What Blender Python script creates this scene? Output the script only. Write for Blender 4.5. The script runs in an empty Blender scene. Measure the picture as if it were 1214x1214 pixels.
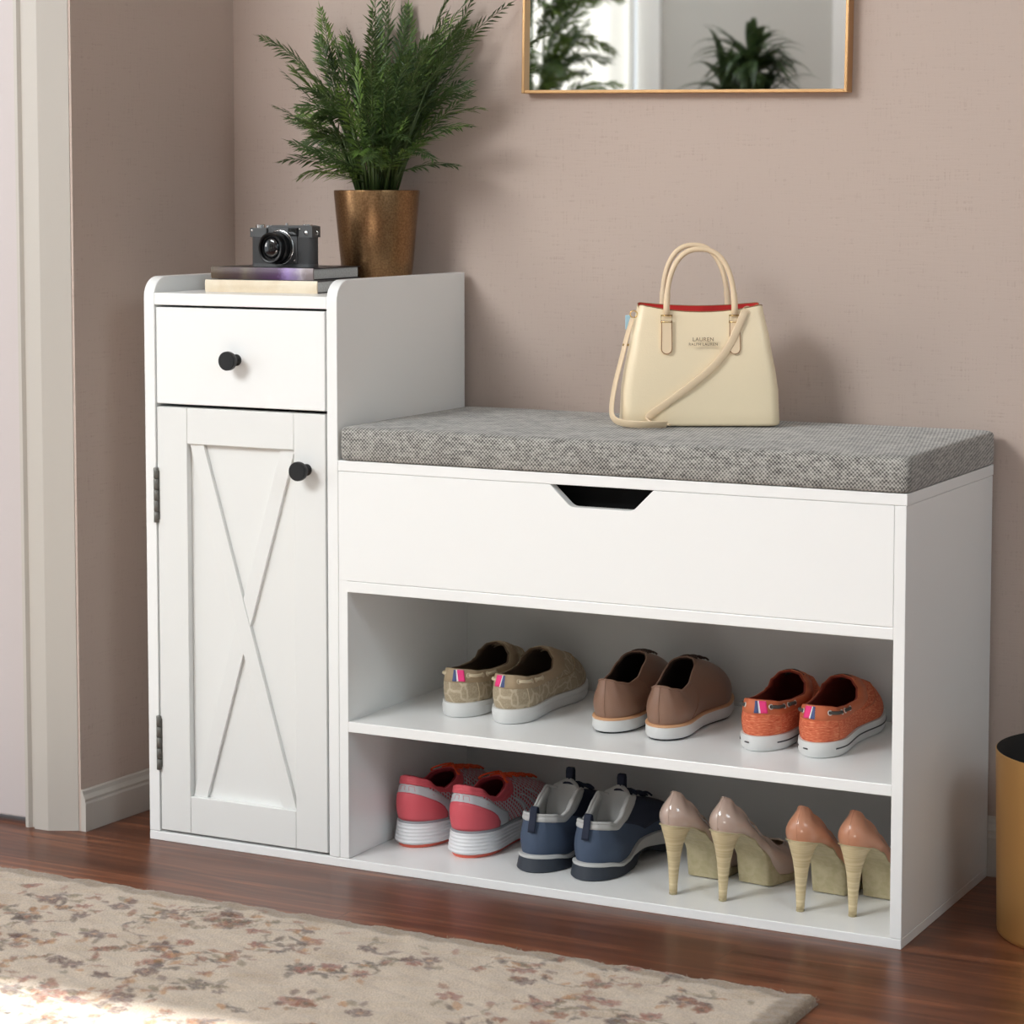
import bpy, math, random
import numpy as np
from mathutils import Vector, Matrix
PI = math.pi
C = bpy.context.scene.collection
RX = random.Random(7)

# ---------------------------------------------------------------- helpers
def lin(r, g, b):
    f = lambda c: ((c/255.0+0.055)/1.055)**2.4 if c/255.0 > 0.04045 else c/255.0/12.92
    return (f(r), f(g), f(b), 1.0)

def mat(name, col, rough=0.5, metal=0.0, noise=None, bump=None, coat=0.0, **kw):
    """noise=(scale, colour2, lo, hi)  bump=(scale, strength)"""
    m = bpy.data.materials.new(name); m.use_nodes = True
    nt = m.node_tree; b = nt.nodes['Principled BSDF']
    b.inputs['Base Color'].default_value = col
    b.inputs['Roughness'].default_value = rough
    b.inputs['Metallic'].default_value = metal
    b.inputs['Coat Weight'].default_value = coat
    b.inputs['Coat Roughness'].default_value = 0.08
    for k, v in kw.items(): b.inputs[k.replace('_', ' ')].default_value = v
    tc = nt.nodes.new('ShaderNodeTexCoord')
    if noise:
        n = nt.nodes.new('ShaderNodeTexNoise'); n.inputs['Scale'].default_value = noise[0]; n.inputs['Detail'].default_value = 4
        r = nt.nodes.new('ShaderNodeValToRGB'); r.color_ramp.elements[0].color = col; r.color_ramp.elements[1].color = noise[1]
        r.color_ramp.elements[0].position = noise[2]; r.color_ramp.elements[1].position = noise[3]
        nt.links.new(tc.outputs['Object'], n.inputs['Vector']); nt.links.new(n.outputs['Fac'], r.inputs['Fac'])
        nt.links.new(r.outputs['Color'], b.inputs['Base Color'])
    if bump:
        n2 = nt.nodes.new('ShaderNodeTexNoise'); n2.inputs['Scale'].default_value = bump[0]; n2.inputs['Detail'].default_value = 3
        bp = nt.nodes.new('ShaderNodeBump'); bp.inputs['Strength'].default_value = bump[1]; bp.inputs['Distance'].default_value = 0.001
        nt.links.new(tc.outputs['Object'], n2.inputs['Vector']); nt.links.new(n2.outputs['Fac'], bp.inputs['Height'])
        nt.links.new(bp.outputs['Normal'], b.inputs['Normal'])
    return m

class MB:
    def __init__(s): s.v = []; s.f = []; s.mi = []; s.sm = []
    def add(s, vs, fs, smooth=True, mi=0):
        o = len(s.v); s.v += [tuple(p) for p in vs]
        for f in fs: s.f.append(tuple(i+o for i in f)); s.mi.append(mi); s.sm.append(smooth)
        return s
    def box(s, lo, hi, bev=0.0, mi=0, rz=0.0, M=None):
        """axis box with small bevelled edges"""
        import bmesh
        bm = bmesh.new(); bmesh.ops.create_cube(bm, size=1.0)
        c = [(lo[i]+hi[i])/2 for i in range(3)]; d = [abs(hi[i]-lo[i]) for i in range(3)]
        for v in bm.verts: v.co = Vector((v.co.x*d[0], v.co.y*d[1], v.co.z*d[2]))
        if bev > 0: bmesh.ops.bevel(bm, geom=list(bm.edges), offset=min(bev, min(d)*.45), segments=2, affect='EDGES', profile=.5)
        T = Matrix.Translation(c) @ Matrix.Rotation(rz, 4, 'Z')
        if M is not None: T = M @ T
        bm.verts.index_update()
        s.add([T @ v.co for v in bm.verts], [[v.index for v in f.verts] for f in bm.faces], False, mi); bm.free()
        return s
    def rings(s, rs, closed=True, cap0=False, cap1=False, smooth=True, mi=0):
        n = len(rs[0]); vs = [p for r in rs for p in r]; fs = []
        for i in range(len(rs)-1):
            for j in range(n if closed else n-1):
                k = (j+1) % n
                fs.append((i*n+j, i*n+k, (i+1)*n+k, (i+1)*n+j))
        s.add(vs, fs, smooth, mi)
        if cap0: s.add(rs[0], [tuple(reversed(range(n)))], False, mi)
        if cap1: s.add(rs[-1], [tuple(range(n))], False, mi)
        return s
    def lathe(s, prof, c=(0, 0, 0), n=40, axis='z', mi=0, cap0=False, cap1=False, M=None):
        rs = []
        for r, h in prof:
            ring = []
            for j in range(n):
                a = 2*PI*j/n
                p = Vector((r*math.cos(a), r*math.sin(a), h))
                if axis == 'y': p = Vector((p.x, -p.z, p.y))      # +h points to -y
                if axis == 'x': p = Vector((p.z, p.y, -p.x))
                p = p + Vector(c)
                if M is not None: p = M @ p
                ring.append(p)
            rs.append(ring)
        return s.rings(rs, True, cap0, cap1, True, mi)
    def tube(s, pts, r, n=8, closed=False, mi=0, sq=None):
        pts = [Vector(p) for p in pts]; m = len(pts); rs = []
        t0 = (pts[1]-pts[0]).normalized()
        up = Vector((0, 0, 1)) if abs(t0.z) < .9 else Vector((1, 0, 0))
        nrm = (up - t0*up.dot(t0)).normalized()
        for i in range(m):
            if closed: t = (pts[(i+1) % m]-pts[i-1]).normalized()
            else: t = (pts[min(i+1, m-1)]-pts[max(i-1, 0)]).normalized()
            nrm = (nrm - t*nrm.dot(t)).normalized(); b = t.cross(nrm)
            ri = r[i] if isinstance(r, (list, tuple)) else r
            rs.append([pts[i] + nrm*ri*math.cos(2*PI*j/n) + b*ri*(sq or 1)*math.sin(2*PI*j/n) for j in range(n)])
        if closed: rs.append(rs[0])
        return s.rings(rs, True, not closed, not closed, True, mi)
    def ribbon(s, pts, ups, w, th=.0012, mi=0):
        """flat strap: pts centre line, ups = width directions"""
        pts = [Vector(p) for p in pts]; rs = []
        for i, p in enumerate(pts):
            t = (pts[min(i+1, len(pts)-1)]-pts[max(i-1, 0)]).normalized(); u = Vector(ups[i]); u = (u-t*u.dot(t)).normalized(); nn = t.cross(u)
            rs.append([p+u*w/2+nn*th*.5, p+u*w*.42+nn*th, p-u*w*.42+nn*th, p-u*w/2+nn*th*.5, p-u*w/2-nn*th*.5, p-u*w*.42-nn*th, p+u*w*.42-nn*th, p+u*w/2-nn*th*.5])
        return s.rings(rs, True, True, True, True, mi)
    def prism(s, poly, z0, z1, axis='z', mi=0, smooth=False):
        """polygon in the plane across an axis, extruded z0..z1"""
        def P(a, b, h):
            return {'z': (a, b, h), 'y': (a, h, b), 'x': (h, a, b)}[axis]
        lo = [P(a, b, z0) for a, b in poly]; hi = [P(a, b, z1) for a, b in poly]; n = len(poly)
        s.add(lo+hi, [(i, (i+1) % n, n+(i+1) % n, n+i) for i in range(n)]+[tuple(reversed(range(n))), tuple(range(n, 2*n))], smooth, mi)
        return s
    def build(s, name, m, parent=None, off=(0, 0, 0), fixn=True, auto=None, **tags):
        me = bpy.data.meshes.new(name)
        me.from_pydata([(p[0]-off[0], p[1]-off[1], p[2]-off[2]) for p in s.v], [], s.f)
        ms = m if isinstance(m, (list, tuple)) else [m]
        for x in ms: me.materials.append(x)
        me.polygons.foreach_set('material_index', s.mi); me.polygons.foreach_set('use_smooth', s.sm)
        me.update()
        if fixn:
            import bmesh
            bm = bmesh.new(); bm.from_mesh(me); bmesh.ops.remove_doubles(bm, verts=bm.verts, dist=1e-6)
            bmesh.ops.recalc_face_normals(bm, faces=bm.faces); bm.to_mesh(me); bm.free()
        if auto: me.set_sharp_from_angle(angle=math.radians(auto))
        o = bpy.data.objects.new(name, me); C.objects.link(o)
        if parent: o.parent = parent
        for k, v in tags.items(): o[k] = v
        return o

def build_loose(mb, name, m, parent, off=(0, 0, 0), **tags):
    """every separate piece becomes a part of its own"""
    n = len(mb.v); p = list(range(n))
    def find(i):
        while p[i] != i: p[i] = p[p[i]]; i = p[i]
        return i
    for f in mb.f:
        a = find(f[0])
        for i in f[1:]:
            b_ = find(i)
            if a != b_: p[b_] = a
    key = {}
    for i in range(n):   # weld pieces sharing a point (caps)
        k = tuple(round(c*1e6) for c in mb.v[i])
        if k in key:
            a, b_ = find(key[k]), find(i)
            if a != b_: p[b_] = a
        else: key[k] = i
    groups = {}
    for fi, f in enumerate(mb.f): groups.setdefault(find(f[0]), []).append(fi)
    out = []
    for g in groups.values():
        q = MB(); mp = {}
        for fi in g:
            nf = []
            for i in mb.f[fi]:
                if i not in mp: mp[i] = len(q.v); q.v.append(mb.v[i])
                nf.append(mp[i])
            q.f.append(tuple(nf)); q.mi.append(mb.mi[fi]); q.sm.append(mb.sm[fi])
        out.append(q.build(name, m, parent, off=off, **tags))
    return out
def thing(name, label, cat, loc=(0, 0, 0), rz=0.0, group=None):
    o = bpy.data.objects.new(name, None); C.objects.link(o); o.location = loc; o.rotation_euler = (0, 0, rz)
    o.empty_display_size = .02
    o['label'] = label; o['category'] = cat
    if group: o['group'] = group
    return o
def text_mesh(name, body, size, m, parent, M, extrude=.0002, spacing=1.0):
    cu = bpy.data.curves.new(name, 'FONT'); cu.body = body; cu.size = size; cu.align_x = 'CENTER'; cu.align_y = 'CENTER'
    cu.extrude = extrude; cu.space_character = spacing
    t = bpy.data.objects.new(name+'_curve', cu); C.objects.link(t)
    dg = bpy.context.evaluated_depsgraph_get(); me = bpy.data.meshes.new_from_object(t.evaluated_get(dg))
    bpy.data.objects.remove(t); me.transform(M); me.materials.clear(); me.materials.append(m); me.name = name
    o = bpy.data.objects.new(name, me); C.objects.link(o); o.parent = parent
    return o
def interp(keys, t):
    if t <= keys[0][0]: return keys[0][1]
    for (a, x), (b, y) in zip(keys, keys[1:]):
        if t <= b:
            u = (t-a)/(b-a); u = u*u*(3-2*u)*.6+u*.4
            return x+(y-x)*u
    return keys[-1][1]

# ---------------------------------------------------------------- materials
def wall_paper():
    m = bpy.data.materials.new('linen_wallpaper'); m.use_nodes = True; nt = m.node_tree; b = nt.nodes['Principled BSDF']
    N = nt.nodes.new; L = nt.links.new
    tc = N('ShaderNodeTexCoord')
    def stretch(sc, s):
        mp = N('ShaderNodeMapping'); mp.inputs['Scale'].default_value = sc; L(tc.outputs['Object'], mp.inputs['Vector'])
        n = N('ShaderNodeTexNoise'); n.inputs['Scale'].default_value = s; n.inputs['Detail'].default_value = 3; L(mp.outputs['Vector'], n.inputs['Vector']); return n
    a = stretch((1, 1, .08), 420); c = stretch((.08, .08, 1), 420); d = stretch((1, 1, 1), 3)
    ad = N('ShaderNodeMath'); ad.operation = 'ADD'; L(a.outputs['Fac'], ad.inputs[0]); L(c.outputs['Fac'], ad.inputs[1])
    a2 = N('ShaderNodeMath'); a2.operation = 'MULTIPLY_ADD'; a2.inputs[1].default_value = .25; L(d.outputs['Fac'], a2.inputs[0]); L(ad.outputs[0], a2.inputs[2])
    r = N('ShaderNodeValToRGB'); r.color_ramp.elements[0].position = .45; r.color_ramp.elements[1].position = 1.65
    r.color_ramp.elements[0].color = lin(168, 147, 135); r.color_ramp.elements[1].color = lin(192, 174, 163)
    L(a2.outputs[0], r.inputs['Fac']); L(r.outputs['Color'], b.inputs['Base Color'])
    bp = N('ShaderNodeBump'); bp.inputs['Strength'].default_value = .25; bp.inputs['Distance'].default_value = .0006
    L(ad.outputs[0], bp.inputs['Height']); L(bp.outputs['Normal'], b.inputs['Normal'])
    b.inputs['Roughness'].default_value = .75
    return m
M_WALL = wall_paper()
M_TRIM = mat('trim_paint', lin(196, 190, 182), .4, bump=(30, .1))
M_DOOR = mat('door_paint', lin(202, 193, 192), .45)
M_WHITE = mat('white_laminate', lin(246, 247, 246), .32, coat=.15)
M_WHITE_P = mat('painted_white_panel', lin(234, 235, 233), .4)
M_BLACK = mat('dark_gap', lin(14, 14, 14), .8)
M_KNOB = mat('black_knob_metal', lin(38, 39, 41), .38, .3)
M_HINGE = mat('hinge_steel', lin(118, 117, 112), .5, .6)

def wood_floor():
    m = bpy.data.materials.new('walnut_planks'); m.use_nodes = True; nt = m.node_tree; b = nt.nodes['Principled BSDF']
    N = nt.nodes.new; L = nt.links.new; tc = N('ShaderNodeTexCoord')
    br = N('ShaderNodeTexBrick'); br.offset = .37; br.inputs['Scale'].default_value = 1.0
    br.inputs['Brick Width'].default_value = 1.25; br.inputs['Row Height'].default_value = .125; br.inputs['Mortar Size'].default_value = .0008
    br.inputs['Color1'].default_value = (.25, .25, .25, 1); br.inputs['Color2'].default_value = (.8, .8, .8, 1); br.inputs['Mortar'].default_value = (0, 0, 0, 1)
    mp0 = N('ShaderNodeMapping'); mp0.inputs['Location'].default_value = (.38, .03, 0); L(tc.outputs['Object'], mp0.inputs['Vector']); L(mp0.outputs['Vector'], br.inputs['Vector'])
    mp = N('ShaderNodeMapping'); mp.inputs['Scale'].default_value = (1.6, 26, 1); L(tc.outputs['Object'], mp.inputs['Vector'])
    # offset the grain per plank
    av = N('ShaderNodeVectorMath'); av.operation = 'MULTIPLY_ADD'; av.inputs[1].default_value = (9, 9, 9); L(br.outputs['Color'], av.inputs[0]); L(mp.outputs['Vector'], av.inputs[2])
    n = N('ShaderNodeTexNoise'); n.inputs['Scale'].default_value = 1.6; n.inputs['Detail'].default_value = 8; n.inputs['Distortion'].default_value = 1.2; L(av.outputs['Vector'], n.inputs['Vector'])
    r = N('ShaderNodeValToRGB'); e = r.color_ramp.elements
    e[0].position = .28; e[0].color = lin(90, 49, 31); e[1].position = .75; e[1].color = lin(166, 102, 68)
    k = e.new(.5); k.color = lin(118, 70, 47); L(n.outputs['Fac'], r.inputs['Fac'])
    mx = N('ShaderNodeMix'); mx.data_type = 'RGBA'; mx.blend_type = 'MULTIPLY'; mx.inputs['Factor'].default_value = .45
    L(r.outputs['Color'], mx.inputs['A']); L(br.outputs['Color'], mx.inputs['B'])
    L(mx.outputs['Result'], b.inputs['Base Color'])
    b.inputs['Roughness'].default_value = .33; b.inputs['Specular IOR Level'].default_value = .4
    bp = N('ShaderNodeBump'); bp.inputs['Strength'].default_value = .15; bp.inputs['Distance'].default_value = .001
    L(n.outputs['Fac'], bp.inputs['Height']); L(bp.outputs['Normal'], b.inputs['Normal'])
    return m
M_FLOOR = wood_floor()

def tweed():
    m = bpy.data.materials.new('grey_tweed'); m.use_nodes = True; nt = m.node_tree; b = nt.nodes['Principled BSDF']
    N = nt.nodes.new; L = nt.links.new; tc = N('ShaderNodeTexCoord'); sx = N('ShaderNodeSeparateXYZ'); L(tc.outputs['Object'], sx.inputs[0])
    def mth(op, a, bb=None, c=None):
        x = N('ShaderNodeMath'); x.operation = op
        for i, q in enumerate((a, bb, c)):
            if q is None: continue
            if isinstance(q, (int, float)): x.inputs[i].default_value = q
            else: L(q, x.inputs[i])
        return x.outputs[0]
    P = 2*PI/.0046
    # weave cells on every face: sin(x)*sin(y+z) plus sin(y)*sin(z)-like diagonals
    a = mth('ADD', sx.outputs['X'], sx.outputs['Y']); z = mth('ADD', sx.outputs['Z'], mth('MULTIPLY', sx.outputs['Y'], .73))
    nz = N('ShaderNodeTexNoise'); nz.inputs['Scale'].default_value = 160; nz.inputs['Detail'].default_value = 2; L(tc.outputs['Object'], nz.inputs['Vector'])
    w = mth('MULTIPLY', mth('SINE', mth('MULTIPLY', a, P)), mth('SINE', mth('MULTIPLY', z, P)))
    mp = N('ShaderNodeMapping'); mp.inputs['Scale'].default_value = (.12, .12, 1); L(tc.outputs['Object'], mp.inputs['Vector'])
    st = N('ShaderNodeTexNoise'); st.inputs['Scale'].default_value = 420; st.inputs['Detail'].default_value = 2; L(mp.outputs['Vector'], st.inputs['Vector'])
    f = mth('ADD', mth('MULTIPLY_ADD', w, .30, .5), mth('MULTIPLY_ADD', nz.outputs['Fac'], .5, -.25))
    f = mth('ADD', f, mth('MULTIPLY_ADD', st.outputs['Fac'], .55, -.275))
    r = N('ShaderNodeValToRGB'); e = r.color_ramp.elements; e[0].position = .22; e[0].color = lin(64, 63, 60); e[1].position = .78; e[1].color = lin(192, 190, 184)
    L(f, r.inputs['Fac']); L(r.outputs['Color'], b.inputs['Base Color']); b.inputs['Roughness'].default_value = .9
    b.inputs['Sheen Weight'].default_value = .3
    bp = N('ShaderNodeBump'); bp.inputs['Strength'].default_value = .5; bp.inputs['Distance'].default_value = .001; L(f, bp.inputs['Height']); L(bp.outputs['Normal'], b.inputs['Normal'])
    return m
M_TWEED = tweed()

# ---------------------------------------------------------------- room
YW = .348
def struct(mb, name, m, parent=None, **k):
    o = mb.build(name, m, parent, **k)
    if not parent: o['kind'] = 'structure'
    return o
struct(MB().box((-3.0, -4.5, -.06), (3.4, .5, 0)), 'floor', M_FLOOR)
struct(MB().box((-3.0, -4.5, 2.6), (3.4, .5, 2.66)), 'ceiling', mat('ceiling_paint', lin(232, 230, 226), .8))
struct(MB().box((-.0893, YW, 0), (3.4, YW+.1, 2.6)), 'wall_back', M_WALL)
struct(MB().box((3.4, -4.5, 0), (3.5, .5, 2.6)), 'wall_right', mat('blue_grey_wall', lin(176, 190, 196), .7))
struct(MB().prism([(-.145, .021), (-.1088, .021), (-.1080, -.0108), (-.1045, -.0108), (-.0893, YW), (-.0893, YW+.1), (-.145, YW+.1)], 0, 2.6), 'wall_left', M_WALL)
# wall holding the door, facing the room
mb = MB(); mb.box((-3.0, .03, 2.08), (-.145, .13, 2.6)); mb.box((-3.0, .03, 0), (-1.08, .13, 2.08))
struct(mb, 'wall_door_side', M_WALL)
casing = [(-.1085, .022), (-.1085, -.0112), (-.145, -.030), (-.168, -.030), (-.171, -.024), (-.176, -.024), (-.179, -.029), (-.184, -.029), (-.188, -.018), (-.188, .022)]
tr = struct(MB().prism(casing, 0, 2.08), 'trim_1', M_TRIM)
struct(MB().box((-1.08, -.018, 2.02), (-.19, .03, 2.08), .003), 'trim_2', M_TRIM)
struct(MB().box((-1.08, -.018, 0), (-1.0, .03, 2.02), .003), 'trim_3', M_TRIM)
d1 = struct(MB().box((-.998, -.012, .007), (-.1895, .028, 2.018), .002), 'door_1', M_DOOR)
mb = MB()
for z in (.13, 1.0):
    mb.box((-.9, -.0165, z), (-.34, -.0125, z+.02), .001); mb.box((-.9, -.0165, z+.7), (-.34, -.0125, z+.72), .001)
    mb.box((-.9, -.0165, z), (-.88, -.0125, z+.72), .001); mb.box((-.36, -.0165, z), (-.34, -.0125, z+.72), .001)
mb.build('door_moulding', M_DOOR, d1)
MB().lathe([(.0, .0), (.026, .0), (.026, .006), (.01, .01), (.01, .035), (.024, .045), (.027, .06), (.018, .07), (0, .072)], (-.93, -.0125, 1.0), 24, 'y').build('door_handle', M_HINGE, d1)
# baseboards with a moulded top
def base_prof(h, t):
    return [(0, 0), (t, 0), (t, h*.66), (t*.86, h*.72), (t*.9, h*.78), (t*.55, h*.88), (t*.45, h*.97), (t*.2, h), (0, h)]
struct(MB().rings([[(x_+a, y_, z) for a, z in base_prof(.056, .008)] for x_, y_ in ((-.1044, -.0115), (-.0893, YW))], True, True, True, False), 'baseboard_left', M_TRIM)
struct(MB().prism([(YW-a, z) for a, z in base_prof(.075, .011)], -.082, 3.4, 'x'), 'baseboard_back', M_TRIM)

# far side of the room, seen in the mirror
M_GREYW = mat('pale_grey_wall', lin(198, 196, 190), .8)
YF = -4.35
mb = MB()
WH = 2.085   # head of the right window
for x0, x1, z0, z1 in [(-3.0, -2.35, 0, 2.6), (-2.35, -1.52, 0, .5), (-2.35, -1.52, 2.1, 2.6), (-1.52, -.82, 0, 2.6), (-.82, .2, 2.08, 2.6), (.2, .95, 0, 2.6),
                       (.95, 2.7, 0, .7), (.95, 2.7, WH, 2.6), (2.7, 3.4, 0, 2.6)]:
    mb.box((x0, YF-.12, z0), (x1, YF, z1))
struct(mb, 'wall_front', M_GREYW)
def window(n, x0, x1, z0, z1):
    mb = MB(); t = .055
    mb.box((x0-.03, YF-.02, z0-.03), (x0+t, YF+.022, z1+.02), .004); mb.box((x1-t, YF-.02, z0-.03), (x1+.03, YF+.022, z1+.02), .004)
    mb.box((x0-.03, YF-.02, z1-.04), (x1+.03, YF+.022, z1+.02), .004) if n != 1 else mb.box((x0-.03, YF, z1), (x1+.03, YF+.022, z1+.06), .004)
    mb.box((x0-.03, YF-.02, z0-.03), (x1+.03, YF+.04, z0+t), .004)
    w = struct(mb, 'window_%d' % n, mat('window_paint', lin(240, 240, 238), .4))
    if n != 1:
        xm = (x0+x1)/2; MB().box((xm-.02, YF-.05, z0), (xm+.02, YF-.02, z1), .003).build('mullion', w.data.materials[0], w)
window(1, .95, 2.7, .7, WH); window(2, -2.35, -1.52, .5, 2.1)
d2 = struct(MB().box((-.76, YF-.06, .005), (.14, YF-.02, 2.02), .003), 'door_2', M_DOOR)
mb = MB(); mb.box((-.88, YF-.02, 0), (-.77, YF+.02, 2.1), .004); mb.box((.15, YF-.02, 0), (.24, YF+.02, 2.1), .004); mb.box((-.77, YF-.02, 2.03), (.15, YF+.02, 2.1), .004)
struct(mb, 'trim_4', mat('far_casing_paint', lin(244, 244, 242), .4))
# curtain with folds
M_CURT = mat('sheer_white_curtain', lin(245, 245, 243), .8)
def curtain(name, x0, x1, label):
    rs = []; n = 90
    for k in range(2):
        z = (.04, 2.25)[k]; front = []; back = []
        for i in range(n+1):
            x = x0+(x1-x0)*i/n; y = YF+.085+.025*math.sin(i*.42)+.012*math.sin(i*.19+1)
            front.append((x, y+.0015, z)); back.append((x, y-.0015, z))
        rs.append(front+back[::-1])
    o = MB().rings(rs, True, False, False).build(name, M_CURT)
    o['label'] = label; o['category'] = 'curtain'
    return o
b = M_CURT.node_tree.nodes['Principled BSDF']; b.inputs['Transmission Weight'].default_value = 0.0
nt = M_CURT.node_tree; tl = nt.nodes.new('ShaderNodeBsdfTranslucent'); tl.inputs['Color'].default_value = (.9, .9, .88, 1)
mxs = nt.nodes.new('ShaderNodeMixShader'); mxs.inputs[0].default_value = .5
nt.links.new(b.outputs[0], mxs.inputs[1]); nt.links.new(tl.outputs[0], mxs.inputs[2]); nt.links.new(mxs.outputs[0], nt.nodes['Material Output'].inputs['Surface'])
curtain('curtain', -2.3, -1.56, 'white curtain hanging over the far window, seen in the mirror')

# ---------------------------------------------------------------- shoe storage bench
W = 1.04; D = .336; XA = .2956; XB = .3087; XC = 1.0261; H2 = .5212; HT = .7472
OB = (W/2, D/2, 0)
bench = thing('shoe_storage_bench', 'white shoe storage bench with two open shelves and a tall cabinet on its left', 'shoe bench', OB)
def bb(name, mb, m=M_WHITE, parent=bench, **k): return mb.build(name, m, parent, off=OB, **k)
def side_poly(h, r=.021):
    p = [(0, .0118), (D, .0118), (D, h), (r*1.3, h)]
    for i in range(1, 9):
        a = PI/2+PI/2*i/8; p.append((r*1.3+r*1.3*math.cos(a), h-r*1.25+r*1.25*math.sin(a)))
    return p
def bevelled(o, w=.0012, seg=2):
    md = o.modifiers.new('bevel', 'BEVEL'); md.width = w; md.segments = seg; md.limit_method = 'ANGLE'; md.angle_limit = math.radians(50); return o
bevelled(bb('side_panel', MB().prism(side_poly(HT), 0, .0165, 'x')))
bevelled(bb('side_panel', MB().prism(side_poly(HT), .2797, XA-.0004, 'x')))
bevelled(bb('side_panel', MB().box((XA, 0.0003, .0118), (XB, D, H2-.0140))), .0008)
bevelled(bb('side_panel', MB().box((XC, 0, .0118), (W, D, H2-.0140))), .0008)
bb('bottom_board', MB().box((0, 0, 0), (W, D, .0116), .0008))
bb('cabinet_top', MB().box((.0165, .0005, .7108), (.2797, D, .7265), .001))
bb('lid', MB().box((XA, -.0003, H2-.0136), (W+.0008, D, H2), .0008))
bb('shelf', MB().box((XB, .0005, .1753), (XC, D-.02, .1887), .0008))
bb('storage_box_floor', MB().box((XA+.0001, .0002, .3545), (XC, D-.02, .3684), .0008))
bb('back_panel', MB().box((XB, D-.02, .0118), (XC, D-.012, .505)), mat('back_panel_laminate', lin(206, 207, 205), .5))
bb('divider_rail', MB().box((.0165, .06, .5755), (.2797, D-.012, .586), .0008))
bb('cabinet_back', MB().box((.0165, D-.012, .0118), (.2797, D-.006, .71)))
# front panel with cut-out grip
def notch_poly():
    z1 = H2-.0140; z0 = .3688
    pts = [(XA+.0003, z0), (XC-.0003, z0), (XC-.0003, z1), (.7295, z1)]
    def fillet(a, b, c, r, n=8):
        a, b, c = Vector(a), Vector(b), Vector(c); u = (a-b).normalized(); v = (c-b).normalized(); h = u.angle(v)/2
        d = r/math.tan(h); o = b+(u+v).normalized()*r/math.sin(h); p, q = b+u*d-o, b+v*d-o; out = []
        for i in range(n+1):
            w_ = p.lerp(q, i/n).normalized()*r+o; out.append((w_.x, w_.y))
        return out
    TL, BL, BR, TR = (.5938, z1), (.6215, .4815), (.7035, .4815), (.7295, z1)
    pts += fillet(TR, BR, BL, .014)+fillet(BR, BL, TL, .014)+[TL, (XA+.0003, z1)]
    return pts
fp = bb('storage_front_panel', MB().prism(notch_poly(), 0.0, .0135, 'y')); bevelled(fp, .0006, 1)
bb('storage_box_lining', MB().box((XA+.014, .05, .371), (XC-.001, .053, .5065)), mat('storage_box_inside', lin(22, 22, 22), .95))  # near-black sheet behind the grip, stands in for shade inside the closed box
# drawer
DG = .0028
dr = bb('drawer', MB().box((.0165+DG, 0.0, .5820), (.2797-DG, .016, .7078), .0012), M_WHITE)
bb('drawer_box', MB().box((.028, .016, .590), (.268, .30, .700)), mat('drawer_box_board', lin(150, 146, 140), .8), dr)
# drawer children use dr as parent; same origin offset so geometry stays put
def knob(px, pz, parent):
    pr = [(0, 0), (.0075, 0), (.0075, .0012), (.0052, .003), (.0050, .012), (.0075, .015), (.0118, .0165), (.0123, .0185), (.0122, .0235), (.0113, .0247), (0, .0247)]
    return bb('knob', MB().lathe(pr, (px, 0, pz), 36, 'y'), M_KNOB, parent, auto=50, label='round black knob')
knob(.1445, .6425, dr)
# door with frame, recessed panel, crossed braces
DX0, DX1, DZ0, DZ1 = .0165+DG, .2797-DG, .0150, .5776
PX0, PX1, PZ0, PZ1 = .066, .2300, .0645, .5305
door = bb('door', MB().box((DX0, .0100, DZ0), (DX1, .017, DZ1), .0008), M_WHITE_P, label='white cabinet door with crossed braces')
bb('door_frame', MB().box((DX0, 0, DZ0), (PX0, .0101, DZ1), .0011).box((PX1, 0, DZ0), (DX1, .0101, DZ1), .0011)
   .box((PX0+.0003, .0002, PZ1), (PX1-.0003, .0101, DZ1), .0011).box((PX0+.0003, .0002, DZ0), (PX1-.0003, .0101, PZ0), .0011), M_WHITE_P, door)
def brace(xa, xb, y0, w=.0185):
    # clipped bar from bottom (xa,PZ0) to top (xb,PZ1); w is the horizontal width
    poly = [(xa-w/2, PZ0), (xa+w/2, PZ0), (xb+w/2, PZ1), (xb-w/2, PZ1)]
    return MB().prism(poly, y0, .0102, 'y')
o = bb('brace', brace(PX1-.0125, PX0+.0125, .0038, .0215), M_WHITE_P, door); bevelled(o, .0008)
o = bb('brace', brace(PX0+.0125, PX1-.0125, .0052, .0215), M_WHITE_P, door); bevelled(o, .0008)
knob(.2495, .5065, door)
for z0, z1 in ((.425, .4975), (.0955, .168)):
    mb = MB(); n = 5; seg = (z1-z0)/n
    for i in range(n):
        mb.lathe([(0, 0), (.0029, .0001), (.0034, .0005), (.0034, seg-.0008), (.0029, seg-.0003), (0, seg-.0001)], (DX0-.0014, -.0018, z0+i*seg), 16)
    mb.box((DX0-.0012, -.0008, z0+.004), (DX0+.003, .002, z1-.004))
    bb('hinge', mb, M_HINGE, door, label='steel barrel hinge')

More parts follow.
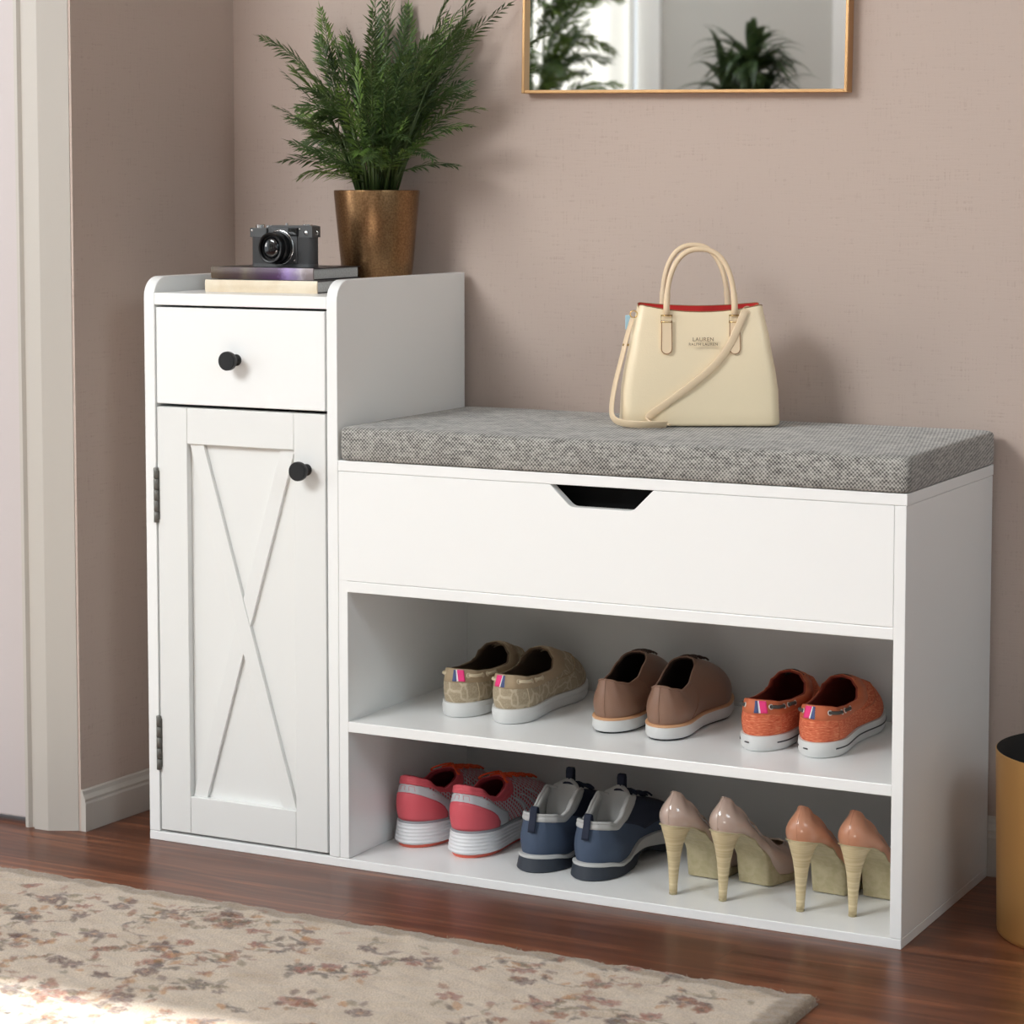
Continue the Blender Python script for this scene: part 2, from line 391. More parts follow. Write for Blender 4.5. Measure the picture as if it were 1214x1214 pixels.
# seat cushion
def cushion():
    x0, x1, y0, y1, z0, z1 = XA+.0035, W+.004, -.004, D-.004, H2+.0006, .5645
    nx, ny = 60, 22; r = .006
    mb = MB(); cx, cy = (x0+x1)/2, (y0+y1)/2; hx, hy = (x1-x0)/2, (y1-y0)/2
    def ring(inset, z, bul=0):
        pts = []
        ax, ay = hx-inset, hy-inset; rc = .010
        def side(n, f):
            for i in range(n): pts.append(f(i/n))
        def pt(x, y):
            ux = max(0, abs(x)-(ax-rc)); uy = max(0, abs(y)-(ay-rc))
            if ux > 0 and uy > 0:
                l = math.hypot(ux, uy); k = rc/max(l, rc*.999) if l > rc else 1
                x = math.copysign(ax-rc+ux*k, x); y = math.copysign(ay-rc+uy*k, y)
            return (cx+x, cy+y, z)
        def q(t): return (1-math.cos(PI*t))/2
        side(nx, lambda t: pt(-ax+2*ax*q(t), -ay)); side(ny, lambda t: pt(ax, -ay+2*ay*q(t)))
        side(nx, lambda t: pt(ax-2*ax*q(t), ay)); side(ny, lambda t: pt(-ax, ay-2*ay*q(t)))
        return pts
    rs = [ring(.006, z0), ring(.0015, z0+.001), ring(0, z0+.004), ring(-.0004, (z0+z1)/2), ring(0, z1-.006), ring(.0012, z1-.003), ring(.004, z1-.0012), ring(.009, z1-.0003)]
    for k in range(1, 7): rs.append(ring(.009+(hy-.016)*k/6, z1+.0016*math.sin(PI/2*k/6)))
    mb.rings(rs, True, True, True)
    o = mb.build('seat_cushion', M_TWEED)
    o['label'] = 'grey woven seat cushion lying on the shoe bench'; o['category'] = 'cushion'
    # piped edge round the top
    pts = [Vector(p) for p in ring(.0008, z1-.0032)]
    return o
cushion()
ZS = .1888; ZB = .0117; ZT = .7266; ZC = .5668

# ---------------------------------------------------------------- shoe generator
class Shoe:
    """heel at y=0, toe at y=L; outline S(s): s=0 heel centre, s .25 right side, .5 toe, .75 left side"""
    def __init__(s, L, heel, waist, ball, toe, zsole, open_, zopen, sgn=1, shift=.006, toe_pt=.16, heel_pt=.10, inset=.002, bulge=.003, toeh=.5, xo=None, toecap=None, flare=.35):
        s.L = L; s.heel = heel; s.waist = waist; s.ball = ball; s.toe = toe; s.zsole = zsole; s.open = open_; s.zo = zopen; s.sgn = sgn; s.shift = shift
        s.tp = toe_pt; s.hp = heel_pt; s.inset = inset; s.bulge = bulge; s.toeh = toeh; s.xo = xo; s.flare = flare
    def hw(s, t):
        w = interp([(0, s.heel), (.18, s.heel), (.42, s.waist), (.70, s.ball), (.88, s.toe), (1, s.toe*.9)], t)/2
        if t < s.hp: w *= math.sqrt(max(0, 1-(1-t/s.hp)**2))
        if t > 1-s.tp: w *= math.sqrt(max(0, 1-(1-(1-t)/s.tp)**2))
        return w
    def cx(s, t): return s.sgn*s.shift*(1.6*math.sin(PI*t)**2*.4-1.4*max(0, t-.55)**1.2)*-1.0
    def tt(s, u): return (1-math.cos(2*PI*u))/2
    def out(s, u, grow=0.0, z=None):
        t = s.tt(u); sd = 1 if (u % 1.0) < .5 else -1
        w = s.hw(t); p = Vector((s.cx(t)+sd*w, s.L*t, 0))
        if grow:
            e = 1e-3
            def q(uu):
                tq = s.tt(uu); sq = 1 if (uu % 1.0) < .5 else -1
                return Vector((s.cx(tq)+sq*s.hw(tq), s.L*tq, 0))
            d = q(u+e)-q(u-e)
            if d.length > 1e-9:
                d.normalize(); p += Vector((d.y, -d.x, 0))*grow
        p.z = z(t) if callable(z) else (z or 0)
        return p
    def O(s, u):
        t = s.tt(u); sd = 1 if (u % 1.0) < .5 else -1
        y0, y1 = s.open; y = y0+(y1-y0)*t
        tw = y/s.L
        w = s.xo(t) if s.xo else .5
        x = s.cx(tw)+sd*w
        return Vector((x, y, interp(s.zo, t)))
    def S(s, u, v):
        P = s.out(u, -s.inset, s.zsole); O = s.O(u); H = O.z-P.z
        hor = Vector((P.x-O.x, P.y-O.y, 0)); fr = min(1, hor.length/(s.L*.45))
        o1 = s.out(u, -s.inset+s.bulge)-s.out(u, -s.inset); o1.z = 0
        h1 = H*(.5*(1-fr)+s.toeh*fr)
        P1 = P+o1*1.3+Vector((0, 0, h1))
        P2 = O+hor*s.flare+o1*.35+Vector((0, 0, -H*(.35*(1-fr)+.10*fr)))
        a = 1-v
        return P*(a**3)+P1*(3*a*a*v)+P2*(3*a*v*v)+O*(v**3)
    def N(s, u, v, e=.004):
        du = s.S(u+e, v)-s.S(u-e, v); dv = s.S(u, min(1, v+e*2))-s.S(u, max(0, v-e*2))
        n = du.cross(dv)
        if n.length < 1e-12: return Vector((0, -1, 0))
        return n.normalized()
    def grid(s, mb, off=0, ns=72, nv=16, v0=0, v1=1, mi=0):
        rs = []
        for j in range(nv+1):
            v = v0+(v1-v0)*j/nv
            rs.append([s.S(i/ns, v)+(s.N(i/ns, v)*off if off else Vector()) for i in range(ns)])
        mb.rings(rs, True, False, False, True, mi); return rs
    def upper(s, name, m, parent, ns=72, nv=16):
        mb = MB(); s.grid(mb, 0, ns, nv); return mb.build(name, m, parent)
    def lining(s, m, parent, name='lining', th=.0022, ns=72, rim=.0006, zin=None):
        mb = MB(); rs = []
        rs.append([s.S(i/ns, 1.0)+s.N(i/ns, .97)*.0002 for i in range(ns)])
        rs.append([s.S(i/ns, 1.0)+Vector((0, 0, rim))-s.N(i/ns, .97)*th*.5 for i in range(ns)])
        for j in range(0, 11):
            v = .985*(1-j/10.0)+.02
            rs.append([s.S(i/ns, v)-s.N(i/ns, v)*th for i in range(ns)])
        last = rs[-1]; mb.rings(rs, True)
        # insole floor
        h = ns//2; fl = []
        for i in range(0, h+1):
            a = last[i]; b = last[(ns-i) % ns]; fl.append([a, (a+b)/2, b])
        mb.rings([[q[k] for q in fl] for k in range(3)], False)
        return mb.build(name, m, parent)
    def patch(s, name, m, parent, f, nu=14, nv=8, off=.0009, mb=None):
        """f(a,b)->(u,v) for a,b in 0..1; raised pad on the upper"""
        own = mb is None; mb = mb or MB(); rs = []
        for j in range(-1, nv+2):
            row = []
            for i in range(-1, nu+2):
                a = min(max(i/nu, 0), 1); b = min(max(j/nv, 0), 1); u, v = f(a, b)
                edge = i in (-1, nu+1) or j in (-1, nv+1)
                v = min(max(v, 0), 1)
                row.append(s.S(u, v)+s.N(u, min(v, .98))*(-.0004 if edge else off))
            rs.append(row)
        mb.rings(rs, False)
        return mb.build(name, m, parent) if own else mb
    def sole(s, name, m, parent, rings, ns=88, mb=None, smooth=True):
        """rings: list of (grow, z or z(t))"""
        own = mb is None; mb = mb or MB()
        rs = [[s.out(i/ns, g, z) for i in range(ns)] for g, z in rings]
        mb.rings(rs, True, False, False, smooth)
        for r in (rs[0], rs[-1]):
            h = ns//2; A = [r[i] for i in range(h+1)]; B = [r[(ns-i) % ns] for i in range(h+1)]
            mb.rings([A, [(a+b)/2 for a, b in zip(A, B)], B], False, smooth=True)
        return mb.build(name, m, parent, auto=50) if own else mb
def on_surf(sh, pts, off=.001): return [sh.S(u, v)+sh.N(u, min(v, .98))*off for u, v in pts]
def torus(mb, c, n, R, r, k=20, q=8, sx=1.0):
    n = Vector(n).normalized(); a = n.orthogonal().normalized(); b = n.cross(a)
    mb.tube([Vector(c)+a*R*math.cos(2*PI*i/k)+b*R*sx*math.sin(2*PI*i/k) for i in range(k)], r, q, closed=True)

# ---- boat shoes
def canvas(name, c1, c2, c3, mode):
    m = bpy.data.materials.new(name); m.use_nodes = True; nt = m.node_tree; b = nt.nodes['Principled BSDF']; N = nt.nodes.new; L = nt.links.new
    tc = N('ShaderNodeTexCoord'); b.inputs['Roughness'].default_value = .85
    mp = N('ShaderNodeMapping'); L(tc.outputs['Object'], mp.inputs['Vector'])
    n = N('ShaderNodeTexNoise'); n.inputs['Detail'].default_value = 3; L(mp.outputs['Vector'], n.inputs['Vector'])
    r = N('ShaderNodeValToRGB'); e = r.color_ramp.elements; L(n.outputs['Fac'], r.inputs['Fac'])
    if mode == 'raffia':
        mp.inputs['Scale'].default_value = (.25, .25, 1.6); n.inputs['Scale'].default_value = 620
        e[0].position = .30; e[0].color = c1; e[1].position = .72; e[1].color = c3; k = e.new(.5); k.color = c2
        L(r.outputs['Color'], b.inputs['Base Color'])
    else:
        n.inputs['Scale'].default_value = 600; e[0].position = .35; e[0].color = c1; e[1].position = .7; e[1].color = c2
        # curling pale lines: bands of distorted rings
        v = N('ShaderNodeTexVoronoi'); v.feature = 'DISTANCE_TO_EDGE'; v.inputs['Scale'].default_value = 50
        d = N('ShaderNodeTexNoise'); d.inputs['Scale'].default_value = 25; L(tc.outputs['Object'], d.inputs['Vector'])
        vm = N('ShaderNodeVectorMath'); vm.operation = 'MULTIPLY_ADD'; vm.inputs[1].default_value = (.03, .03, .03); L(d.outputs['Color'], vm.inputs[0]); L(tc.outputs['Object'], vm.inputs[2]); L(vm.outputs['Vector'], v.inputs['Vector'])
        r2 = N('ShaderNodeValToRGB'); q = r2.color_ramp.elements; q[0].position = .03; q[0].color = (.5, .5, .5, 1); q[1].position = .07; q[1].color = (0, 0, 0, 1)
        k = q.new(.30); k.color = (0, 0, 0, 1); k = q.new(.33); k.color = (.35, .35, .35, 1); k = q.new(.37); k.color = (0, 0, 0, 1)
        L(v.outputs['Distance'], r2.inputs['Fac'])
        mx = N('ShaderNodeMix'); mx.data_type = 'RGBA'; L(r2.outputs['Color'], mx.inputs['Factor']); L(r.outputs['Color'], mx.inputs['A']); mx.inputs['B'].default_value = c3
        L(mx.outputs['Result'], b.inputs['Base Color'])
    bp = N('ShaderNodeBump'); bp.inputs['Strength'].default_value = .5; bp.inputs['Distance'].default_value = .0006; L(n.outputs['Fac'], bp.inputs['Height']); L(bp.outputs['Normal'], b.inputs['Normal'])
    return m
M_RUBW = mat('white_rubber', lin(214, 214, 212), .45)
M_GREYLINE = mat('dark_sole_line', lin(45, 46, 50), .5)
M_BLUE = mat('blue_tag', lin(70, 84, 128), .7); M_PINK = mat('magenta_tag', lin(226, 52, 122), .7); M_TAGW = mat('white_tag', lin(236, 236, 238), .7)

def boat_shoe(label, loc, rz, sgn, group, mu, mc, ml, mlin, meye, line):
    t = thing('boat_shoe', label, 'shoe', loc, rz, group)
    xo = lambda q: interp([(0, 0), (.03, .011), (.14, .0205), (.5, .0235), (.84, .0258), (.93, .0230), (.98, .0140), (1, 0)], q)
    sh = Shoe(.230, .058, .055, .066, .061, lambda q: .018+.004*max(0, q-.75)*4, (.005, .118), [(0, .0625), (.25, .057), (.5, .0545), (.80, .0545), (.88, .0575), (.94, .0670), (.98, .0755), (1, .0785)], sgn, toe_pt=.30, heel_pt=.20, bulge=.0035, toeh=.42, xo=xo, flare=.42)
    sh.upper('upper', mu, t)
    sh.lining(mlin, t)
    tz = lambda q: .005*max(0, (q-.8)/.2)**2
    sh.sole('sole', M_RUBW, t, [(-.0045, lambda q: tz(q)), (-.0008, lambda q: tz(q)+.0006), (.0012, lambda q: tz(q)+.004), (.0016, lambda q: .012+tz(q)), (.001, lambda q: .0185+.002*max(0, q-.75)*4), (-.0012, lambda q: .0192+.002*max(0, q-.75)*4), (-.004, .0185)])
    # upper collar band in leather, running all round
    mb = MB(); rs = []
    ns = 96
    def vb(u):  # lower edge of the band
        q = sh.tt(u); return interp([(0, .56), (.3, .54), (.55, .58), (.75, .70), (1, .80)], q)
    for k, (a, o) in enumerate([(0, -.0003), (.02, .0009), (.5, .0010), (.97, .0009), (1, .0002)]):
        rs.append([sh.S(i/ns, vb(i/ns)+(1-vb(i/ns))*a)+sh.N(i/ns, min(.98, vb(i/ns)+(1-vb(i/ns))*a))*o for i in range(ns)])
    mb.rings(rs, True); mb.build('collar_band', mc, t)
    # seam behind the heel
    mb = MB()
    for uu in (.105, -.105): mb.tube(on_surf(sh, [(uu, .02+.58*i/8) for i in range(9)], .0002), .0005, 6)
    build_loose(mb, 'seam', ml if line is None else mc, t)
    # tag stripes at the heel
    tag = MB(); sh.patch('x', None, None, lambda a, b: (-.024*sgn+.060*(a-.5)*1.0, .60+.37*b), 8, 6, .0016, mb=tag)
    tg = tag.build('heel_tag', M_TAGW, t)
    for k, (mm, a0, a1) in enumerate([(M_BLUE, 0, .46), (M_PINK, .6, 1.0)]):
        if sgn > 0: a0, a1 = 1-a1, 1-a0
        q = MB(); sh.patch('x', None, None, lambda a, b: (-.024*sgn+.060*(a0+(a1-a0)*a-.5), .60+.37*b), 5, 6, .0021, mb=q); q.build('tag_stripe', mm, tg)
    # eyelets and lace down each side
    ey = MB(); lc = MB()
    for side in (1, -1):
        us = [.100, .165, .188, .238]
        for (u0, u1) in ((.078, .152), (.182, .228)):
            p = [(side*(u0+(u1-u0)*i/8), .80) for i in range(9)]
            q = on_surf(sh, p, .0024); q[0] = q[0]-sh.N(*p[0])*.003; q[-1] = q[-1]-sh.N(*p[-1])*.003
            lc.tube(q, .0022, 8)
            for u in (u0, u1): torus(ey, sh.S(side*u, .80)+sh.N(side*u, .80)*.0016, sh.N(side*u, .80), .0027, .0007)
    # bow over the throat
    for k in range(3):
        y = .124+.010*k; z = .0755-.0035*k
        lc.tube([(sh.cx(y/sh.L)+x*.001, y+.0015*math.sin(x*.3), z+.0022-(x/17.0)**2*.006) for x in range(-16, 17, 2)], .0014, 6)
    build_loose(lc, 'lace', ml, t); build_loose(ey, 'eyelet', meye, t)
    # apron seam over the toes
    ap = MB(); ap.tube([sh.S(.27+.46*i/30, .50+.06*math.sin(PI*i/30))+sh.N(.27+.46*i/30, .5)*.0004 for i in range(31)], .0009, 6); ap.build('apron_seam', mc, t)
    if line is not None:
        mb = MB()
        for uu0, uu1 in ((.085, .49), (-.085, -.49)):
            mb.tube([sh.out(uu0+(uu1-uu0)*i/40, .0016, lambda q: .0105+tz(q)) for i in range(41)], .0009, 6)
        mb.tube([sh.out(-.045+.09*i/8, .0016, lambda q: .0105) for i in range(3)], .0009, 6)
        build_loose(mb, 'sole_stripe', line, t)
    else:
        mb = MB()
        for uu0, uu1 in ((.085, .49), (-.085, -.49)):
            mb.tube([sh.out(uu0+(uu1-uu0)*i/40, .0014, lambda q: .0125+tz(q)) for i in range(41)], .0006, 6)
        build_loose(mb, 'sole_stripe', M_RUBW, t)
    return t
mB1 = canvas('beige_paisley_canvas', lin(152, 138, 114), lin(174, 159, 134), lin(206, 192, 168), 'paisley')
mB2 = mat('beige_suede_band', lin(166, 146, 118), .8, bump=(400, .3)); mB3 = mat('beige_cord', lin(200, 184, 156), .7); mBl = mat('brown_canvas_lining', lin(92, 74, 56), .9)
mO1 = canvas('orange_raffia', lin(186, 82, 52), lin(208, 104, 70), lin(228, 150, 110), 'raffia')
mO2 = mat('orange_leather', lin(196, 104, 66), .6, bump=(300, .2)); mO3 = mat('charcoal_cord', lin(66, 64, 60), .7); mOl = mat('rust_lining', lin(126, 44, 26), .85)
mEy = mat('nickel', lin(225, 222, 215), .3, .6)
g1 = 'beige boat shoes on the upper shelf'; g2 = 'brown leather shoes on the upper shelf'; g3 = 'orange boat shoes on the upper shelf'
boat_shoe('beige patterned canvas boat shoe, leftmost shoe on the upper shelf', (.4153, .082, ZS), math.radians(2), -1, g1, mB1, mB2, mB3, mBl, mB3, None)
boat_shoe('beige patterned canvas boat shoe standing just left of the brown leather shoes', (.4903, .077, ZS), math.radians(2), 1, g1, mB1, mB2, mB3, mBl, mB3, None)
boat_shoe('orange woven boat shoe standing just right of the brown leather shoes', (.8273, .082, ZS), math.radians(2), -1, g3, mO1, mO2, mO3, mOl, mEy, M_GREYLINE)
boat_shoe('orange woven boat shoe beside the right side panel of the bench', (.9020, .082, ZS), math.radians(2), 1, g3, mO1, mO2, mO3, mOl, mEy, M_GREYLINE)

# ---- brown leather shoes
mBr = mat('taupe_leather', lin(134, 102, 84), .42, bump=(180, .12)); mBrL = mat('dark_brown_lining', lin(62, 44, 34), .8); mWelt = mat('tan_welt', lin(206, 158, 118), .6); mOut = mat('black_outsole', lin(24, 24, 26), .7)
def leather_shoe(label, loc, rz, sgn):
    t = thing('leather_shoe', label, 'shoe', loc, rz, g2)
    xo = lambda q: interp([(0, 0), (.04, .010), (.18, .0175), (.5, .020), (.8, .0175), (.95, .010), (1, 0)], q)
    tz = lambda q: .006*max(0, (q-.75)/.25)**2
    sh = Shoe(.218, .058, .055, .070, .064, lambda q: .0195+tz(q), (.004, .106), [(0, .0670), (.10, .0625), (.30, .0580), (.50, .0620), (.72, .0750), (.9, .0840), (1, .0855)], sgn, toe_pt=.32, heel_pt=.20, bulge=.0050, toeh=.50, xo=xo, inset=.0030, flare=.34)
    sh.upper('upper', mBr, t); sh.lining(mBrL, t, rim=.0008)
    sh.sole('midsole', M_RUBW, t, [(-.004, lambda q: .0022+tz(q)), (-.001, lambda q: .0025+tz(q)), (.0008, lambda q: .006+tz(q)), (.0002, lambda q: .0165+tz(q)), (-.002, lambda q: .0168+tz(q))])
    sh.sole('welt', mWelt, t, [(-.003, lambda q: .0162+tz(q)), (.0005, lambda q: .0166+tz(q)), (.0009, lambda q: .0180+tz(q)), (0, lambda q: .0192+tz(q)), (-.004, lambda q: .0196+tz(q))])
    sh.sole('outsole', mOut, t, [(-.006, lambda q: tz(q)), (-.0028, lambda q: .0004+tz(q)), (-.0016, lambda q: .0024+tz(q)), (-.004, lambda q: .0026+tz(q))])
    mb = MB(); mb.tube(on_surf(sh, [(0, .04+.93*i/10) for i in range(11)], .0002), .0005, 6)
    for sd in (1, -1):
        mb.tube(on_surf(sh, [(sd*(.16+.09*math.sin(PI/2*i/14)), .02+.95*i/14) for i in range(15)], .0003), .0006, 6)
    build_loose(mb, 'seam', mBr, t)
    mb = MB()   # collar roll
    mb.tube([sh.S(i/72, 1.0)+Vector((0, 0, .0004)) for i in range(72)], .0012, 6, closed=True); mb.build('collar_edge', mBr, t)
    # laces across the facing
    mb = MB()
    for k in range(4):
        uu = .425+.012*k; v = .93-.10*k
        a = sh.S(uu, v)+sh.N(uu, v)*.0015; b = sh.S(-uu, v)+sh.N(-uu, v)*.0015
        mb.tube([a.lerp(b, i/8)+Vector((0, 0, .003*math.sin(PI*i/8))) for i in range(9)], .0013, 6)
    build_loose(mb, 'lace', mBrL, t)
    return t
leather_shoe('brown leather shoe with white sole, standing just right of the beige boat shoes', (.6262, .086, ZS), math.radians(2), -1)
leather_shoe('brown leather shoe with white sole, standing just left of the orange boat shoes', (.7022, .080, ZS), math.radians(2), 1)

# ---- pink running shoes
mPk = mat('coral_pink_fabric', lin(212, 88, 98), .55, bump=(500, .1)); mGr = mat('silver_grey_overlay', lin(190, 190, 194), .5)
def mesh_fabric():
    m = bpy.data.materials.new('perforated_mesh'); m.use_nodes = True; nt = m.node_tree; b = nt.nodes['Principled BSDF']; N = nt.nodes.new; L = nt.links.new
    tc = N('ShaderNodeTexCoord'); mp = N('ShaderNodeMapping'); mp.inputs['Scale'].default_value = (0, 1, 1); mp.inputs['Rotation'].default_value = (math.radians(40), 0, 0); L(tc.outputs['Object'], mp.inputs['Vector'])
    v = N('ShaderNodeTexVoronoi'); v.inputs['Scale'].default_value = 190; v.inputs['Randomness'].default_value = 0; L(mp.outputs['Vector'], v.inputs['Vector'])
    r = N('ShaderNodeValToRGB'); e = r.color_ramp.elements; e[0].position = .30; e[0].color = lin(196, 70, 84); e[1].position = .38; e[1].color = lin(186, 182, 186); L(v.outputs['Distance'], r.inputs['Fac'])
    L(r.outputs['Color'], b.inputs['Base Color']); b.inputs['Roughness'].default_value = .7; return m
mMesh = mesh_fabric(); mPl = mat('dark_red_lining', lin(140, 30, 40), .85); mOr = mat('orange_lace', lin(236, 84, 34), .6); mWh = mat('white_foam', lin(226, 226, 228), .5); mCor = mat('coral_outsole', lin(222, 104, 84), .6); mMid = mat('grey_midsole_edge', lin(150, 150, 154), .5)
g4 = 'pink running shoes on the bottom shelf'
def running_shoe(label, loc, rz, sgn):
    t = thing('running_shoe', label, 'shoe', loc, rz, g4)
    xo = lambda q: interp([(0, 0), (.03, .010), (.15, .0195), (.5, .0225), (.8, .020), (.95, .010), (1, 0)], q)
    tz = lambda q: .008*max(0, (q-.72)/.28)**2
    sh = Shoe(.232, .067, .062, .072, .064, lambda q: .0335-.008*q+tz(q), (.006, .108), [(0, .0935), (.12, .089), (.32, .075), (.5, .069), (.7, .073), (.9, .081), (1, .083)], sgn, toe_pt=.30, heel_pt=.22, bulge=.006, toeh=.5, xo=xo, inset=.004, flare=.25)
    sh.upper('upper', mMesh, t); sh.lining(mPl, t, rim=.001, th=.004)
    rr = []
    for k in range(6):
        z = .006+.0045*k
        rr += [(.0018, z), (.0030, z+.0022), (.0016, z+.0042)]
    rs = [(-.006, lambda q: .004+tz(q)), (-.001, lambda q: .0045+tz(q))]+[(g-.0006*i/3, (lambda zz: (lambda q: zz*(1-.22*q)+tz(q)))(z)) for i, (g, z) in enumerate(rr)]
    sh.sole('midsole', mWh, t, rs)
    sh.sole('midsole_rim', mMid, t, [(-.003, lambda q: (.0318)*(1-.22*q)+tz(q)), (-.0008, lambda q: .0322*(1-.22*q)+tz(q)), (-.0012, lambda q: .0350*(1-.22*q)+tz(q)), (-.005, lambda q: .0362*(1-.22*q)+tz(q))])
    # outsole split in two pods at the heel
    mb = MB()
    sh.sole('x', None, None, [(-.007, lambda q: tz(q)), (-.003, lambda q: tz(q)+.0003), (-.0012, lambda q: tz(q)+.004), (-.004, lambda q: tz(q)+.0046)], mb=mb)
    mb.build('outsole', mCor, t, auto=50)
    
    # heel counter, grey band, collar
    def hc(a, b):
        u = -.155+.31*a; top = .60*math.sqrt(max(0.0, 1-((u/.158)**2)))
        return (u, .01+top*b)
    sh.patch('heel_counter', mPk, t, hc, 26, 8, .0016)
    def gb(a, b):
        u = -.20+.40*a; base = .60*math.sqrt(max(0.0, 1-((u/.158)**2))) if abs(u) < .158 else 0
        top = interp([(0, .80), (.08, .78), (.15, .62), (.2, .30)], abs(u))
        base = base*.98
        return (u, .01+base+(max(top-base, .02))*b)
    sh.patch('heel_band', mGr, t, gb, 34, 6, .0011)
    mb = MB(); ns = 84
    def vb(u):
        return interp([(0, .80), (.2, .76), (.45, .70), (.65, .74), (.85, .86), (1, .93)], sh.tt(u))
    rs = []
    for a, o in ((0, -.0004), (.04, .0015), (.25, .0022), (.3, .0016), (.35, .0022), (.6, .0024), (.65, .0018), (.7, .0024), (.95, .002), (1, .0004)):
        rs.append([sh.S(i/ns, min(1, vb(i/ns)+(1-vb(i/ns))*a))+sh.N(i/ns, min(.98, vb(i/ns)+(1-vb(i/ns))*a))*o for i in range(ns)])
    mb.rings(rs, True); mb.build('collar', mPk, t)
    mb = MB()   # outline stitching on the grey band
    for sd in (1, -1):
        mb.tube(on_surf(sh, [(sd*.02, .66), (sd*.02, .76), (sd*.045, .76), (sd*.045, .66), (sd*.12, .56)], .0013), .0003, 5)
    build_loose(mb, 'stitching', mPk, t)
    # overlay bars on the sides
    mb = MB()
    for sd in (1, -1):
        for k in range(3): sh.patch('x', None, None, lambda a, b: (sd*(.25+.035*k+.03*b+.006*a), .02+.62*b), 3, 8, .001, mb=mb)
    build_loose(mb, 'side_overlay', mGr, t)
    # laces criss-crossing on the instep
    mb = MB()
    for k in range(5):
        uu = .41+.012*k; v = .96-.11*k; v2 = v-.09
        a = sh.S(uu, v); b = sh.S(-(uu+.01), v2); c = sh.S(-uu, v); d = sh.S(uu+.01, v2)
        for p, q in ((a, b), (c, d)): mb.tube([p.lerp(q, i/8)+Vector((0, 0, .0030+.003*math.sin(PI*i/8))) for i in range(9)], .0014, 6)
    zt = .0890; yb = .110
    for sd in (1, -1):   # bow loops
        mb.tube([(sh.cx(.45)+sd*(.001+.020*math.sin(PI*i/12)), yb-.026*math.sin(PI*i/12)*math.cos(PI*i/24), zt-.016*(i/12.0)*math.sin(PI*i/12)) for i in range(13)], .0013, 6)
    build_loose(mb, 'lace', mOr, t)
    return t
running_shoe('pink and grey running shoe with orange laces, nearest the left end of the bottom shelf', (.3470, .079, ZB), math.radians(-2), -1)
running_shoe('pink and grey running shoe with orange laces, standing beside the navy sneakers', (.4330, .068, ZB), math.radians(-1.5), 1)

